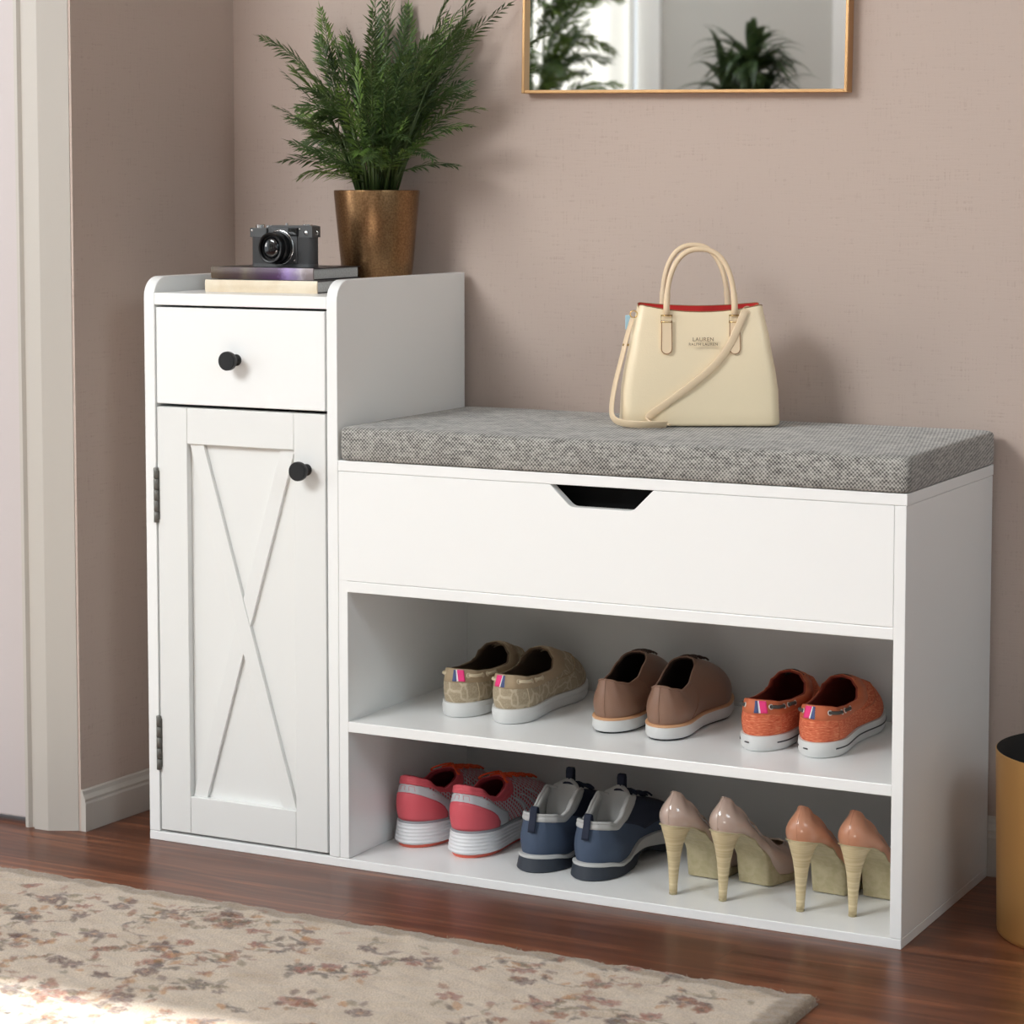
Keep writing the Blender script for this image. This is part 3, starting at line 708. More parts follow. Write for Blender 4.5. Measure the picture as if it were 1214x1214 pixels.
# ---- navy sneakers
mNv = mat('navy_suede', lin(66, 80, 102), .75, bump=(600, .15)); mNvD = mat('dark_navy_fabric', lin(26, 34, 54), .8); mLg = mat('light_grey_lining', lin(188, 188, 186), .85, bump=(700, .2)); mSol = mat('charcoal_rubber', lin(44, 50, 60), .6); mStr = mat('grey_midsole_line', lin(196, 196, 194), .5)
g5 = 'navy sneakers on the bottom shelf'
def navy_shoe(label, loc, rz, sgn):
    t = thing('walking_sneaker', label, 'shoe', loc, rz, g5)
    xo = lambda q: interp([(0, 0), (.03, .012), (.15, .021), (.5, .0235), (.8, .0225), (.95, .014), (1, 0)], q)
    tz = lambda q: .007*max(0, (q-.75)/.25)**2
    ztop = lambda q: interp([(0, .0220), (.08, .0205), (.20, .0155), (.30, .0160), (.48, .031), (.62, .032), (.85, .026), (1, .026)], q)+tz(q)
    sh = Shoe(.232, .064, .060, .072, .066, lambda q: ztop(q)-.001, (.010, .108), [(0, .0700), (.15, .068), (.32, .063), (.48, .067), (.66, .080), (.80, .0880), (.9, .0850), (1, .0800)], sgn, toe_pt=.30, heel_pt=.22, bulge=.005, toeh=.55, xo=xo, inset=.0035, flare=.28)
    sh.upper('upper', mNv, t); sh.lining(mLg, t, rim=.002, th=.0055)
    zb = lambda q: interp([(0, 0), (.34, 0), (.42, .014), (.52, .016), (.66, .004), (.74, 0), (1, 0)], q)+tz(q)
    zm = lambda q: max(zb(q)+.002, ztop(q)-.0042 if q < .35 else interp([(.35, ztop(.35)-.0042), (.5, zb(.5)+.002), (1, zb(1)-tz(1)+.004)], q)+tz(q)*1.0)
    sh.sole('outsole', mSol, t, [(-.002, lambda q: zb(q)), (.0025, lambda q: zb(q)+.0004), (.0036, lambda q: zb(q)+.0015), (.0006, lambda q: zm(q)), (-.003, lambda q: zm(q)+.0003)])
    sh.sole('midsole', mStr, t, [(-.002, lambda q: zm(q)-.0004), (.0008, lambda q: zm(q)-.0002), (.0014, lambda q: zm(q)+.001), (.0010, lambda q: max(zm(q)+.0030, ztop(q)-.0008)), (-.003, lambda q: max(zm(q)+.0032, ztop(q)))])
    # padded grey collar
    mb = MB(); ns = 84
    def vb(u): return interp([(0, .83), (.3, .80), (.6, .80), (.8, .86), (1, .95)], sh.tt(u))
    rs = []
    for a, o in ((0, -.0005), (.06, .0012), (.4, .0020), (.8, .0018), (1, .0006)):
        rs.append([sh.S(i/ns, vb(i/ns)+(1-vb(i/ns))*a)+sh.N(i/ns, min(.98, vb(i/ns)+(1-vb(i/ns))*a))*o for i in range(ns)])
    mb.rings(rs, True); mb.tube([sh.S(i/ns, 1.0)+Vector((0, 0, .0004)) for i in range(ns)], .0022, 8, closed=True)
    mb.build('collar', mLg, t, label='light grey padded collar')
    # tongue: tall curved pad at the front of the opening
    def tongue(off):
        rs = []
        for j in range(9):
            q = j/8.0; z = .050+.046*q; y = .108-.010*(1-q)+.004*q; w = .0225 if q < .55 else .0225*math.sqrt(max(.04, 1-((q-.55)/.46)**2))
            rs.append([(sh.cx(.48)+w*math.sin(a)*1.0, y-off-.018*(1-math.cos(a*.95)), z) for a in [(-1+2*i/12)*1.35 for i in range(13)]])
        return rs
    mb = MB(); A = tongue(.0035); B = tongue(-.0025)
    mb.rings([a+b[::-1] for a, b in zip(A, B)], True, True, True); mb.build('tongue', mLg, t, label='light grey tongue lining')
    def loop(p, ax, w, h, m=mNvD, lean=0):
        mb = MB(); P = [(-.0035, 0), (-.0035, h*.8), (-.002, h), (.002, h), (.0035, h*.8), (.0035, 0)]
        pts = [Vector(p)+Vector((0, d+lean*z, z)) for d, z in P]
        mb.ribbon(pts, [(1, 0, 0)]*len(pts), w, .0010); return mb
    loop((sh.cx(.48), .1125, .0915), 'y', .0100, .0170).build('tongue_loop', mNvD, t)
    hx = sh.S(0, .9)
    hp = [sh.S(0, .55+.43*i/6)+Vector((0, -.0034-.0008*math.sin(PI*i/6), 0)) for i in range(7)]; tp_ = hp[-1]
    hp += [tp_+Vector((0, .0002, .006)), tp_+Vector((0, .0018, .0105)), tp_+Vector((0, .0045, .0115)), tp_+Vector((0, .0070, .0100)), tp_+Vector((0, .0082, .004)), tp_+Vector((0, .0084, -.004))]
    mb = MB(); mb.ribbon(hp, [(1, 0, 0)]*len(hp), .0095, .0009)
    mb.build('heel_loop', mNvD, t)
    # darker overlays on the instep and laces
    mb = MB()
    for sd in (1, -1):
        sh.patch('x', None, None, lambda a, b: (sd*(.225+.03*(1-b)+.17*a), .22+.70*b), 10, 8, .0012, mb=mb)
    build_loose(mb, 'eyestay', mNvD, t)
    mb = MB()
    for k in range(5):
        uu = .40+.014*k; v = .93-.10*k
        a = sh.S(uu, v); b = sh.S(-uu, v)
        mb.tube([a.lerp(b, i/8)+Vector((0, 0, .003+.004*math.sin(PI*i/8))) for i in range(9)], .0015, 6)
    for sd in (1, -1):
        mb.tube([(sh.cx(.5)+sd*.024*math.sin(PI*i/12), .124+.014*i/12, .088-.008*math.sin(PI*i/14)) for i in range(13)], .0015, 6)
        mb.tube([(sh.cx(.5)+sd*(.002+.024*i/10), .124+.006*i/10, .088-.014*(i/10)**2) for i in range(11)], .0014, 6)
    build_loose(mb, 'lace', mNvD, t)
    return t
navy_shoe('navy sneaker with pale grey collar, standing beside the pink running shoes', (.5420, .052, ZB), math.radians(2), -1)
navy_shoe('navy sneaker with pale grey collar, standing beside the high heels', (.6172, .050, ZB), math.radians(-1), 1)

# ---- high heels
def stacked():
    m = bpy.data.materials.new('stacked_wood_heel'); m.use_nodes = True; nt = m.node_tree; b = nt.nodes['Principled BSDF']; N = nt.nodes.new; L = nt.links.new
    tc = N('ShaderNodeTexCoord'); mp = N('ShaderNodeMapping'); mp.inputs['Scale'].default_value = (.05, .05, 1); L(tc.outputs['Object'], mp.inputs['Vector'])
    n = N('ShaderNodeTexNoise'); n.inputs['Scale'].default_value = 260; n.inputs['Detail'].default_value = 2; L(mp.outputs['Vector'], n.inputs['Vector'])
    r = N('ShaderNodeValToRGB'); e = r.color_ramp.elements; e[0].position = .35; e[0].color = lin(196, 176, 134); e[1].position = .65; e[1].color = lin(222, 204, 166); L(n.outputs['Fac'], r.inputs['Fac'])
    L(r.outputs['Color'], b.inputs['Base Color']); b.inputs['Roughness'].default_value = .4; return m
mStack = stacked(); mKh = mat('khaki_platform_wrap', lin(176, 164, 128), .45, noise=(120, lin(188, 176, 142), .4, .6))
mNude = mat('nude_patent', lin(196, 172, 158), .12, coat=1.0); mTan = mat('apricot_leather', lin(202, 144, 114), .28, coat=.4)
mNl = mat('pump_lining', lin(190, 172, 150), .6)
g6 = 'nude platform pumps on the bottom shelf'; g7 = 'apricot platform pumps on the bottom shelf'
def pump(label, loc, rz, sgn, group, m):
    t = thing('high_heel', label, 'shoe', loc, rz, group)
    L = .195
    zt = lambda q: interp([(0, .0865), (.10, .083), (.22, .073), (.40, .0500), (.46, .0410), (.52, .0230), (.58, .0115), (.70, .0085), (.88, .0090), (1, .0130)], q)
    zb = lambda q: interp([(0, .0855), (.10, .0815), (.22, .0705), (.34, .0555), (.44, .0400), (.475, .001), (.52, 0), (.80, 0), (1, .008)], q)
    xo = lambda q: interp([(0, 0), (.015, .0030), (.06, .0085), (.2, .0185), (.5, .0200), (.8, .0215), (.95, .013), (1, 0)], q)
    sh = Shoe(L, .0515, .042, .056, .050, zt, (.013, .150), [(0, .1262), (.03, .1245), (.10, .1135), (.25, .092), (.5, .066), (.75, .047), (1, .0455)], sgn, toe_pt=.30, heel_pt=.20, bulge=.0055, toeh=.75, xo=xo, inset=.0015, flare=.30, shift=.004)
    sh.upper('upper', m, t, 96, 14); sh.lining(mNl, t, th=.0014, ns=96)
    sh.sole('platform', mKh, t, [(-.004, zb), (-.0008, lambda q: zb(q)+.0006), (.0002, lambda q: zb(q)+(zt(q)-zb(q))*.3), (.0004, lambda q: zb(q)+(zt(q)-zb(q))*.8), (.0002, lambda q: zt(q)+.0002), (-.003, lambda q: zt(q)+.0006)], 120)
    mb = MB(); rs = []; n = 30
    prof = [(.0880, .0180, .0205, .0205), (.0855, .0180, .0205, .0207), (.0820, .0172, .0198, .0202), (.074, .0142, .0170, .0190), (.062, .0108, .0120, .0172), (.048, .0082, .0088, .0160), (.030, .0064, .0066, .0150), (.012, .0052, .0052, .0142), (.0022, .0048, .0048, .0140)]
    for z, rx, ry, yc in prof:
        rs.append([(rx*math.cos(2*PI*i/n), yc+ry*math.sin(2*PI*i/n)-.001, min(z, zt(max(0, (yc+ry*math.sin(2*PI*i/n)))/L)-.0005) if z > .07 else z) for i in range(n)])
    mb.rings(rs, True, True, True)
    hl = mb.build('heel', mStack, t); MB().lathe([(0, 0), (.0046, 0), (.0049, .0006), (.0049, .0023), (0, .0023)], (0, .013, 0), 24).build('heel_tip', mat('heel_tip_rubber', lin(170, 156, 120), .6), hl)
    mb = MB(); mb.tube(on_surf(sh, [(0, .03+.9*i/10) for i in range(11)], .0001), .00035, 5); mb.build('seam', m, t); MB().tube([sh.S(i/96, 1.0) for i in range(96)], .0007, 6, closed=True).build('topline_edge', m, t)
    return t
pump('glossy nude platform pump with wooden stiletto heel, standing beside the navy sneakers', (.7365, .0345, ZB), math.radians(-3), -1, g6, mNude)
pump('glossy nude platform pump with wooden stiletto heel, standing just left of the apricot pumps', (.7992, .0365, ZB), math.radians(-8), 1, g6, mNude)
pump('apricot platform pump with wooden stiletto heel, standing just right of the nude pumps', (.8980, .0390, ZB), math.radians(-3), -1, g7, mTan)
pump('apricot platform pump with wooden stiletto heel, partly hidden by the right side panel', (.9590, .0480, ZB), math.radians(-6), 1, g7, mTan)

# ---------------------------------------------------------------- handbag
mBag = mat('cream_leather', lin(246, 228, 194), .38, bump=(500, .15)); mBagE = mat('beige_leather_strap', lin(238, 214, 180), .4); mRed = mat('red_lining', lin(190, 28, 24), .6); mGold = mat('pale_gold_metal', lin(214, 186, 130), .25, 1.0); mEdge = mat('brown_edge_paint', lin(150, 112, 78), .5)
mBlue = mat('pale_blue_trim', lin(170, 208, 226), .5)
bag = thing('handbag', 'cream leather handbag with red lining standing on the grey cushion', 'handbag', (.6985, .2085, ZC+.0008), math.radians(27.4))
def bag_ring(z, grow=0, dz=0):
    q = z/.150
    hw = interp([(0, .0985), (.3, .0965), (.7, .0870), (1, .0785)], q)+grow; hd = interp([(0, .040), (.5, .036), (1, .027)], q)+grow
    r = .012; pts = []
    for sx, sy, a0 in ((1, 1, 0), (-1, 1, PI/2), (-1, -1, PI), (1, -1, 3*PI/2)):
        for i in range(7):
            a = a0+PI/2*i/6; pts.append([sx*(hw-r)+r*math.cos(a), sy*(hd-r)+r*math.sin(a)])
        nx = {0: (-1, 1), PI/2: (-1, -1), PI: (1, -1), 3*PI/2: (1, 1)}[a0]
        x1, y1 = pts[-1]; x2, y2 = nx[0]*(hw-r)+r*math.cos(a0+PI/2), nx[1]*(hd-r)+r*math.sin(a0+PI/2)
        for i in range(1, 10): pts.append([x1+(x2-x1)*i/10, y1+(y2-y1)*i/10])
    out = []
    for x, y in pts:
        zz = z
        if q > .6:
            k = (q-.6)/.4; c = max(0, 1-(x/(hw*.93))**2)
            if y < 0: zz -= .0085*k*c
            else: zz += .0005*k-.004*k*c
            ex = max(0, abs(x)-(hw-.001))*0
            if abs(y) < hd*.8 and abs(x) > hw*.9: x *= 1-.07*k*(1-(y/(hd*.8))**2); zz -= .010*k*(1-(y/(hd*.8))**2)
        if y < 0: y += .0016*math.sin(x*38+q*3)*math.sin(PI*q)
        out.append((x, y, zz))
    return out
mb = MB(); zz = [0, .0012, .004, .02, .045, .07, .095, .115, .13, .142, .1490, .1500]
gr = [-.004, -.0012, 0]+[0]*7+[0, -.0006]
mb.rings([bag_ring(z, g) for z, g in zip(zz, gr)], True, True, False); mb.build('body', mBag, bag)
mb = MB(); mb.rings([bag_ring(z, g) for z, g in ((.1500, -.0006), (.1497, -.0016), (.13, -.0022), (.09, -.003), (.03, -.004), (.004, -.006))], True, False, True); mb.build('lining', mRed, bag, label='red lining')
mb = MB(); r0 = bag_ring(.150, -.0004); mb.tube([(x, y, z+.0002) for x, y, z in r0], .0007, 6, closed=True); mb.build('edge_piping', mEdge, bag)
def handle(y, x0, x1, lean, top, name='handle'):
    h = thing0 = None
    mb = MB(); pts = []; r = []
    xm = (x0+x1)/2; hw = (x1-x0)/2; zb = .1385; n = 44
    for i in range(n+1):
        a = PI*i/n; ca_ = math.cos(a); x = xm-hw*math.copysign(abs(ca_)**.84, ca_); z = zb+(top-zb)*max(0, math.sin(a))**.80
        pts.append((x+lean*(z-zb), y+(z-zb)*.02, z)); r.append(.0033 if .08 < i/n < .92 else .0040)
    mb.tube(pts, r, 12); o = mb.build(name, mBagE, bag)
    mb = MB(); mb.tube([(p[0]*1.0, p[1]+.0034, p[2]-.0006) for p in pts[3:-3]], .0013, 6); mb.build('handle_edge', mBlue, o)
    for xx in (x0, x1):
        s = -1 if y < 0 else 1
        rg = MB(); c = (xx, y+s*.0004, .1335)
        rg.tube([(xx-.0068, y+s*.001, .1375), (xx+.0068, y+s*.001, .1375), (xx+.0068, y+s*.001, .1290), (xx-.0068, y+s*.001, .1290)], .0010, 8, closed=True); rg.build('ring', mGold, o)
        tb = MB(); poly = [(xx-.0062, .131)]
        for i in range(11): a = PI+PI*i/10; poly.append((xx+.0066*math.cos(a), .0965+.0066*math.sin(a)))
        poly.append((xx+.0062, .131))
        y0 = lambda z: s*interp([(0, .040), (.5, .036), (1, .027)], z/.150)
        n = len(poly)
        A = [(px, y0(pz)+s*.0028, pz) for px, pz in poly]; B = [(px, y0(pz)-s*.0010, pz) for px, pz in poly]
        tb.add(A+B, [(i, (i+1) % n, n+(i+1) % n, n+i) for i in range(n)]+[tuple(range(n))], False)
        tb.tube(A, .00055, 6, closed=True, mi=1)
        tb.build('handle_tab', [mBagE, mEdge], o)
handle(-.0305, -.0430, .0415, -.012, .2195); handle(.0300, -.0440, .0385, -.03, .2230)
# logo
Mx = Matrix.Translation((.002, -.0384, .1080)) @ Matrix.Rotation(math.radians(90-5), 4, 'X')
mLog = mat('logo_gilt', lin(122, 92, 60), .4, .3)
text_mesh('logo', 'LAUREN', .0066, mLog, bag, Mx, .0004, 1.1)
Mx2 = Matrix.Translation((.002, -.0392, .1020)) @ Matrix.Rotation(math.radians(90-5), 4, 'X')
text_mesh('logo', 'RALPH LAUREN', .0046, mLog, bag, Mx2, .0004, 1.15)
# shoulder strap
def smooth(pts, k=8):
    pts = [Vector(p) for p in pts]; out = []
    for i in range(len(pts)-1):
        p0 = pts[max(i-1, 0)]; p1 = pts[i]; p2 = pts[i+1]; p3 = pts[min(i+2, len(pts)-1)]
        for j in range(k):
            t = j/k; out.append(.5*((2*p1)+(p2-p0)*t+(2*p0-5*p1+4*p2-p3)*t*t+(3*p1-p0-3*p2+p3)*t**3))
    out.append(pts[-1]); return out
p1 = smooth([(-.0840, -.004, .1330), (-.0905, -.008, .112), (-.0975, -.014, .085), (-.1065, -.022, .050), (-.1110, -.034, .022), (-.1085, -.046, .0105), (-.098, -.057, .0062), (-.080, -.066, .0052), (-.060, -.066, .0050), (-.044, -.060, .0050)])
n1 = len(p1); ups = []
for i in range(n1):
    q = i/(n1-1); k = min(1, max(0, (q-.42)/.3)); ups.append(Vector((.45, -.75, .15)).lerp(Vector((.05, -.55, .85)), k))
p2 = smooth([(-.040, -.0575, .0040), (-.052, -.053, .0042), (-.062, -.0485, .0058), (-.066, -.0440, .0100), (-.060, -.0425, .0170), (-.040, -.0415, .031), (-.012, -.0403, .052), (.014, -.0390, .074), (.033, -.0370, .098), (.046, -.0338, .124), (.0535, -.0300, .141), (.061, -.020, .1460), (.070, -.008, .1440)])
ups2 = []
for i in range(len(p2)):
    q = i/(len(p2)-1); k = min(1, max(0, (q-.10)/.18)); ups2.append(Vector((-.2, -1, 0)).lerp(Vector((-.6, -.12, .8)), k).lerp(Vector((-1, -.0, .2)), max(0, (q-.55)/.45)))
so = MB().ribbon(p1, ups, .0100, .0009).build('shoulder_strap', mBagE, bag); MB().ribbon(p2, ups2, .0095, .0009).build('shoulder_strap', mBagE, bag)
mb = MB(); torus(mb, (-.0825, -.003, .1375), (0, 1, .2), .0045, .0009); torus(mb, (.0715, -.004, .1445), (0, 1, .2), .0045, .0009); mb.box((-.0965, -.011, .098), (-.0885, -.0085, .101), .0005); build_loose(mb, 'strap_clip', mGold, so)
MB().box((-.0925, .002, .118), (-.0850, .0065, .1360), .001).build('side_tag', mBlue, bag)

# ---------------------------------------------------------------- books, camera, plant on the cabinet
def book_mats():
    m = bpy.data.materials.new('purple_brown_cover'); m.use_nodes = True; nt = m.node_tree; b = nt.nodes['Principled BSDF']; N = nt.nodes.new; L = nt.links.new
    tc = N('ShaderNodeTexCoord'); sx = N('ShaderNodeSeparateXYZ'); L(tc.outputs['Object'], sx.inputs[0])
    n = N('ShaderNodeTexNoise'); n.inputs['Scale'].default_value = 130; n.inputs['Detail'].default_value = 3; L(tc.outputs['Object'], n.inputs['Vector'])
    a = N('ShaderNodeMath'); a.operation = 'MULTIPLY_ADD'; a.inputs[1].default_value = 1/.155; a.inputs[2].default_value = .5; L(sx.outputs['X'], a.inputs[0])
    c = N('ShaderNodeMath'); c.operation = 'MULTIPLY_ADD'; c.inputs[1].default_value = .10; L(n.outputs['Fac'], c.inputs[0]); L(a.outputs[0], c.inputs[2])
    r = N('ShaderNodeValToRGB'); e = r.color_ramp.elements; e[0].position = 0; e[0].color = lin(100, 84, 62); e[1].position = 1; e[1].color = lin(150, 136, 136)
    for p, col in ((.30, (84, 64, 66)), (.38, (110, 96, 84)), (.52, (82, 62, 78)), (.72, (90, 60, 96)), (.80, (168, 142, 196)), (.88, (160, 142, 176)), (.94, (190, 178, 188))):
        k = e.new(p); k.color = lin(*col)
    L(c.outputs[0], r.inputs['Fac']); L(r.outputs['Color'], b.inputs['Base Color']); b.inputs['Roughness'].default_value = .35; return m
mPages = mat('book_pages', lin(205, 205, 203), .8, noise=(500, lin(188, 188, 186), .45, .55))
def book(label, loc, rz, w, d, h, mcov, mback, marks=None):
    t = thing('book', label, 'book', loc, rz)
    cv = .0013
    mb = MB(); mb.box((-w/2, 0, 0), (w/2, d, cv), .0005); mb.box((-w/2, 0, h-cv), (w/2, d, h), .0005)
    mb.build('cover', mback, t)
    mb = MB(); n = 8; A = []
    prof = [(.0016*(1-math.cos(PI*(i/n)))*0-(.0014*math.sin(PI*i/n)), h*i/n) for i in range(n+1)]
    poly = prof+[(.0016, h), (.0016, 0)]
    mb.prism(poly, -w/2, w/2, 'x'); mb.build('spine', mcov, t)
    MB().box((-w/2+.003, .0018, cv), (w/2-.003, d-.003, h-cv)).build('pages', mPages, t)
    return t
book('pale cream book at the bottom of the stack on the tall cabinet', (.143, .060, ZT), math.radians(4.5),   .165, .125, .0160, mat('cream_wood_cover', lin(226, 208, 180), .5, noise=(28, lin(236, 222, 198), .4, .6)), mat('cream_board', lin(60, 58, 60), .5))
book('purple and brown book under the camera, on top of the cream book', (.1275, .0865, ZT+.0161), math.radians(.6), .158, .1215, .0155, book_mats(), mat('black_board', lin(30, 28, 34), .4))
ZK = ZT+.0161+.0156
cam = thing('camera', 'black and grey film camera with a round lens, standing on the books', 'camera', (.1375, .1280, ZK), math.radians(3)); cam.scale = (1, 1.05, 1.14)
mCB = mat('grey_metal_body', lin(84, 85, 86), .45, .4); mLe = mat('black_leatherette', lin(62, 62, 63), .7, bump=(900, .4)); mBk = mat('black_lens_metal', lin(16, 16, 17), .3, .3); mCh = mat('chrome', lin(225, 225, 225), .15, 1.0)
def rrect(w, d, r, n=6):
    p = []
    for sx, sy, a0 in ((1, 1, 0), (-1, 1, PI/2), (-1, -1, PI), (1, -1, 3*PI/2)):
        for i in range(n+1): a = a0+PI/2*i/n; p.append((sx*(w/2-r)+r*math.cos(a), sy*(d/2-r)+r*math.sin(a)))
    return p
bd = MB().prism(rrect(.094, .021, .008), .0035, .0345).build('body', mLe, cam, auto=40)
MB().prism(rrect(.0945, .0215, .008), 0, .0036).build('base_plate', mCB, cam, auto=40)
tp = MB().prism([(-.0470, .0344), (.0330, .0344), (.0330, .0300), (.0335, .0344), (.0470, .0344), (.0470, .0470), (.040, .0482), (-.014, .0482), (-.022, .0450), (-.0470, .0450)], -.0107, .0107, 'y').build('top_plate', mCB, cam); bevelled(tp, .0012)
MB().box((-.014, -.0122, .0040), (.0250, -.0104, .0450), .0008).build('front_plate', mCB, cam)
ln = MB().lathe([(0, 0), (.0195, 0), (.0195, .004), (.0180, .0045), (.0180, .011), (.0188, .0115), (.0188, .015), (.0170, .016), (.0170, .0205), (.0178, .0212), (.0178, .0262), (.0168, .0270), (.0150, .0266), (.0140, .0225), (0, .0215)], (0, -.0120, .0225), 48, 'y').build('lens', mBk, cam, auto=35)
MB().lathe([(.0128, .0), (.0120, .0022), (.008, .0036), (.0, .0042)], (0, -.0338, .0225), 36, 'y').build('glass', mat('lens_glass', lin(8, 8, 12), .04, coat=1.0), ln)
MB().lathe([(.0196, 0), (.0205, 0), (.0205, .0016), (.0196, .0016)], (0, -.0122, .0225), 48, 'y').build('lens_ring', mCh, ln)
fn = MB(); fn.box((.0118, -.0130, .0355), (.0262, -.0104, .0455), .0006); fn.build('viewfinder_frame', mBk, cam)
MB().box((.0135, -.0134, .0372), (.0245, -.0126, .0440), .0002).build('viewfinder_glass', mat('window_glass', lin(20, 20, 22), .05, coat=1), cam)
mb = MB(); mb.lathe([(.0062, 0), (.0062, .0035), (.0052, .0042), (0, .0042)], (-.0370, 0, .0450), 24); mb.lathe([(.0030, 0), (.0030, .0030), (0, .0032)], (-.0250, 0, .0450), 20); mb.lathe([(.0034, 0), (.0034, .0025), (0, .0027)], (-.0185, -.001, .0455), 20)
mb.lathe([(.0018, 0), (.0018, .0025), (0, .0025)], (.0050, -.004, .0482), 16); mb.lathe([(.0064, 0), (.0064, .0015), (0, .0018)], (.0340, 0, .0478), 24); build_loose(mb, 'dial', mCh, cam, auto=40, label='chrome dial')
mb = MB()
mb.lathe([(.0030, 0), (.0026, .0014), (0, .0018)], (.0380, -.0107, .0400), 20, 'y'); mb.lathe([(.0011, 0), (0, .001)], (.0290, -.0120, .0440), 12, 'y'); mb.lathe([(.0014, 0), (0, .0012)], (.0210, -.0120, .0080), 12, 'y'); mb.lathe([(.0014, 0), (0, .0012)], (-.0440, -.0107, .0420), 12, 'y')
torus(mb, (.0482, -.002, .0395), (0, 1, 0), .0022, .0006); build_loose(mb, 'screw', mCh, cam)
# chrome arc reflection ring stays physical: strap-lug lever on the left of the lens
MB().box((-.0215, -.0125, .0350), (-.0195, -.0108, .0450), .0005).build('selector_lever', mBk, cam)

# plant
def leaf_mat(name, a, b2):
    m = mat(name, a, .42, noise=(40, b2, .35, .65)); nt = m.node_tree; b = nt.nodes['Principled BSDF']
    tl = nt.nodes.new('ShaderNodeBsdfTranslucent'); tl.inputs['Color'].default_value = b2; mx = nt.nodes.new('ShaderNodeMixShader'); mx.inputs[0].default_value = .18
    nt.links.new(b.outputs[0], mx.inputs[1]); nt.links.new(tl.outputs[0], mx.inputs[2]); nt.links.new(mx.outputs[0], nt.nodes['Material Output'].inputs['Surface']); return m
mLf = leaf_mat('fern_leaf', lin(46, 68, 38), lin(84, 108, 56)); mLf2 = leaf_mat('fern_leaf_bright', lin(78, 112, 48), lin(118, 146, 70)); mStem = mat('plant_stem', lin(70, 88, 44), .5); mSoil = mat('potting_soil', lin(44, 32, 26), .95, bump=(120, 1))
def bronze():
    return mat('hammered_bronze', lin(118, 86, 56), .30, .85, noise=(420, lin(164, 128, 90), .3, .75), bump=(400, .12))
mBz = bronze()
def frond(lf, st, base, d, L, droop, rnd, leafL=.034, n=20, start=.22, lw=.0024, lim=None, stemr=.0011, mi=0):
    d = Vector(d).normalized(); pts = []; p = Vector(base); dd = d.copy(); N = 16
    for i in range(N+1):
        pts.append(p.copy()); dd = (dd+Vector((0, 0, -droop/N))).normalized(); p = p+dd*L/N
        if lim and p.y > lim: p.y = lim-.001; dd.y = min(dd.y, 0)
    st.tube(pts, [stemr*(1-.75*i/N) for i in range(N+1)], 5)
    side0 = d.cross(Vector((0, 0, 1)));
    if side0.length < .1: side0 = Vector((1, 0, 0))
    side0.normalize(); rot = rnd.uniform(-.9, .9)
    side0 = (Matrix.Rotation(rot, 4, d) @ side0)
    for k in range(n):
        f = start+(1-start)*(k+.5)/n; q = f*N; i = min(int(q), N-1); c = pts[i].lerp(pts[i+1], q-i); t = (pts[i+1]-pts[i]).normalized()
        s = (side0-t*side0.dot(t)).normalized(); nn = t.cross(s)
        l = leafL*(.45+.55*math.sin(PI*min(1, (f-start)/(1-start)*.85+.18)))*rnd.uniform(.8, 1.15)
        for sg in (1, -1):
            ang = math.radians(rnd.uniform(32, 52)*(1-.35*f)); dr = (t*math.cos(ang)+s*sg*math.sin(ang)+nn*rnd.uniform(-.15, .3)).normalized()
            tip = c+dr*l+Vector((0, 0, -l*.10)); mid = c+dr*l*.45+Vector((0, 0, l*.03))
            wv = dr.cross(nn).normalized()*lw*rnd.uniform(.8, 1.2)
            if lim: tip.y = min(tip.y, lim+.004); mid.y = min(mid.y, lim+.004)
            lf.add([c, mid+wv+nn*lw*.25, mid-wv+nn*lw*.25, mid-nn*lw*.1, tip], [(0, 1, 3), (0, 3, 2), (1, 4, 3), (3, 4, 2)], False, mi)
    tip = pts[-1]+dd*leafL*.6; a = dd.cross(side0).normalized()*lw*.5
    if lim: tip.y = min(tip.y, lim+.004)
    lf.add([pts[-1]+side0*lw*.6, pts[-1]-side0*lw*.6, tip], [(0, 1, 2)], False, mi)
PP = (.1985, .2635, ZT)
plant = thing('potted_plant', 'leafy green potted plant in a bronze pot on the tall cabinet', 'plant', PP)
MB().lathe([(0, 0), (.040, 0), (.0440, .0015), (.0468, .006), (.0502, .04), (.0548, .09), (.0585, .1305), (.0582, .1325), (.0567, .1330), (.0555, .1315), (.0545, .12), (.0, .1185)], (0, 0, 0), 64).build('pot', mBz, plant, auto=60)
MB().lathe([(0, .1235), (.02, .125), (.045, .1225), (.0545, .121)], (0, 0, 0), 40).build('soil', mSoil, plant)
lf = MB(); st = MB(); r = random.Random(11)
for k in range(150):
    az = r.uniform(0, 2*PI); el = math.radians(r.choice([r.uniform(8, 35), r.uniform(30, 55), r.uniform(50, 85)]))
    if math.sin(az) > 0.3 and el < 1.0: el = r.uniform(1.0, 1.4)
    base = (math.cos(az)*r.uniform(.004, .03), math.sin(az)*r.uniform(.004, .03), .122)
    h = r.uniform(.02, .12) if el < .8 else r.uniform(.02, .17)
    b0 = Vector(base); lean = h*r.uniform(.15, .5); b1 = b0+Vector((math.cos(az)*lean, math.sin(az)*lean*.7, h))
    if b1.y > .05: b1.y = .05
    st.tube([b0, b0.lerp(b1, .5)+Vector((0, 0, .004)), b1], [.0020, .0016, .0012], 6)
    L = r.uniform(.085, .125) if el < .9 else r.uniform(.10, .17)
    if math.cos(az) < -.3 and h > .07: L *= .62
    frond(lf, st, b1, (math.cos(az)*math.cos(el), math.sin(az)*math.cos(el)*.8, math.sin(el)), L, r.uniform(.1, .7), r, .027, 18, .08, .0017, lim=.073, mi=0 if r.random() < .72 else 1)
lf.build('foliage', [mLf, mLf2], plant, fixn=False); st.build('stems', mStem, plant)

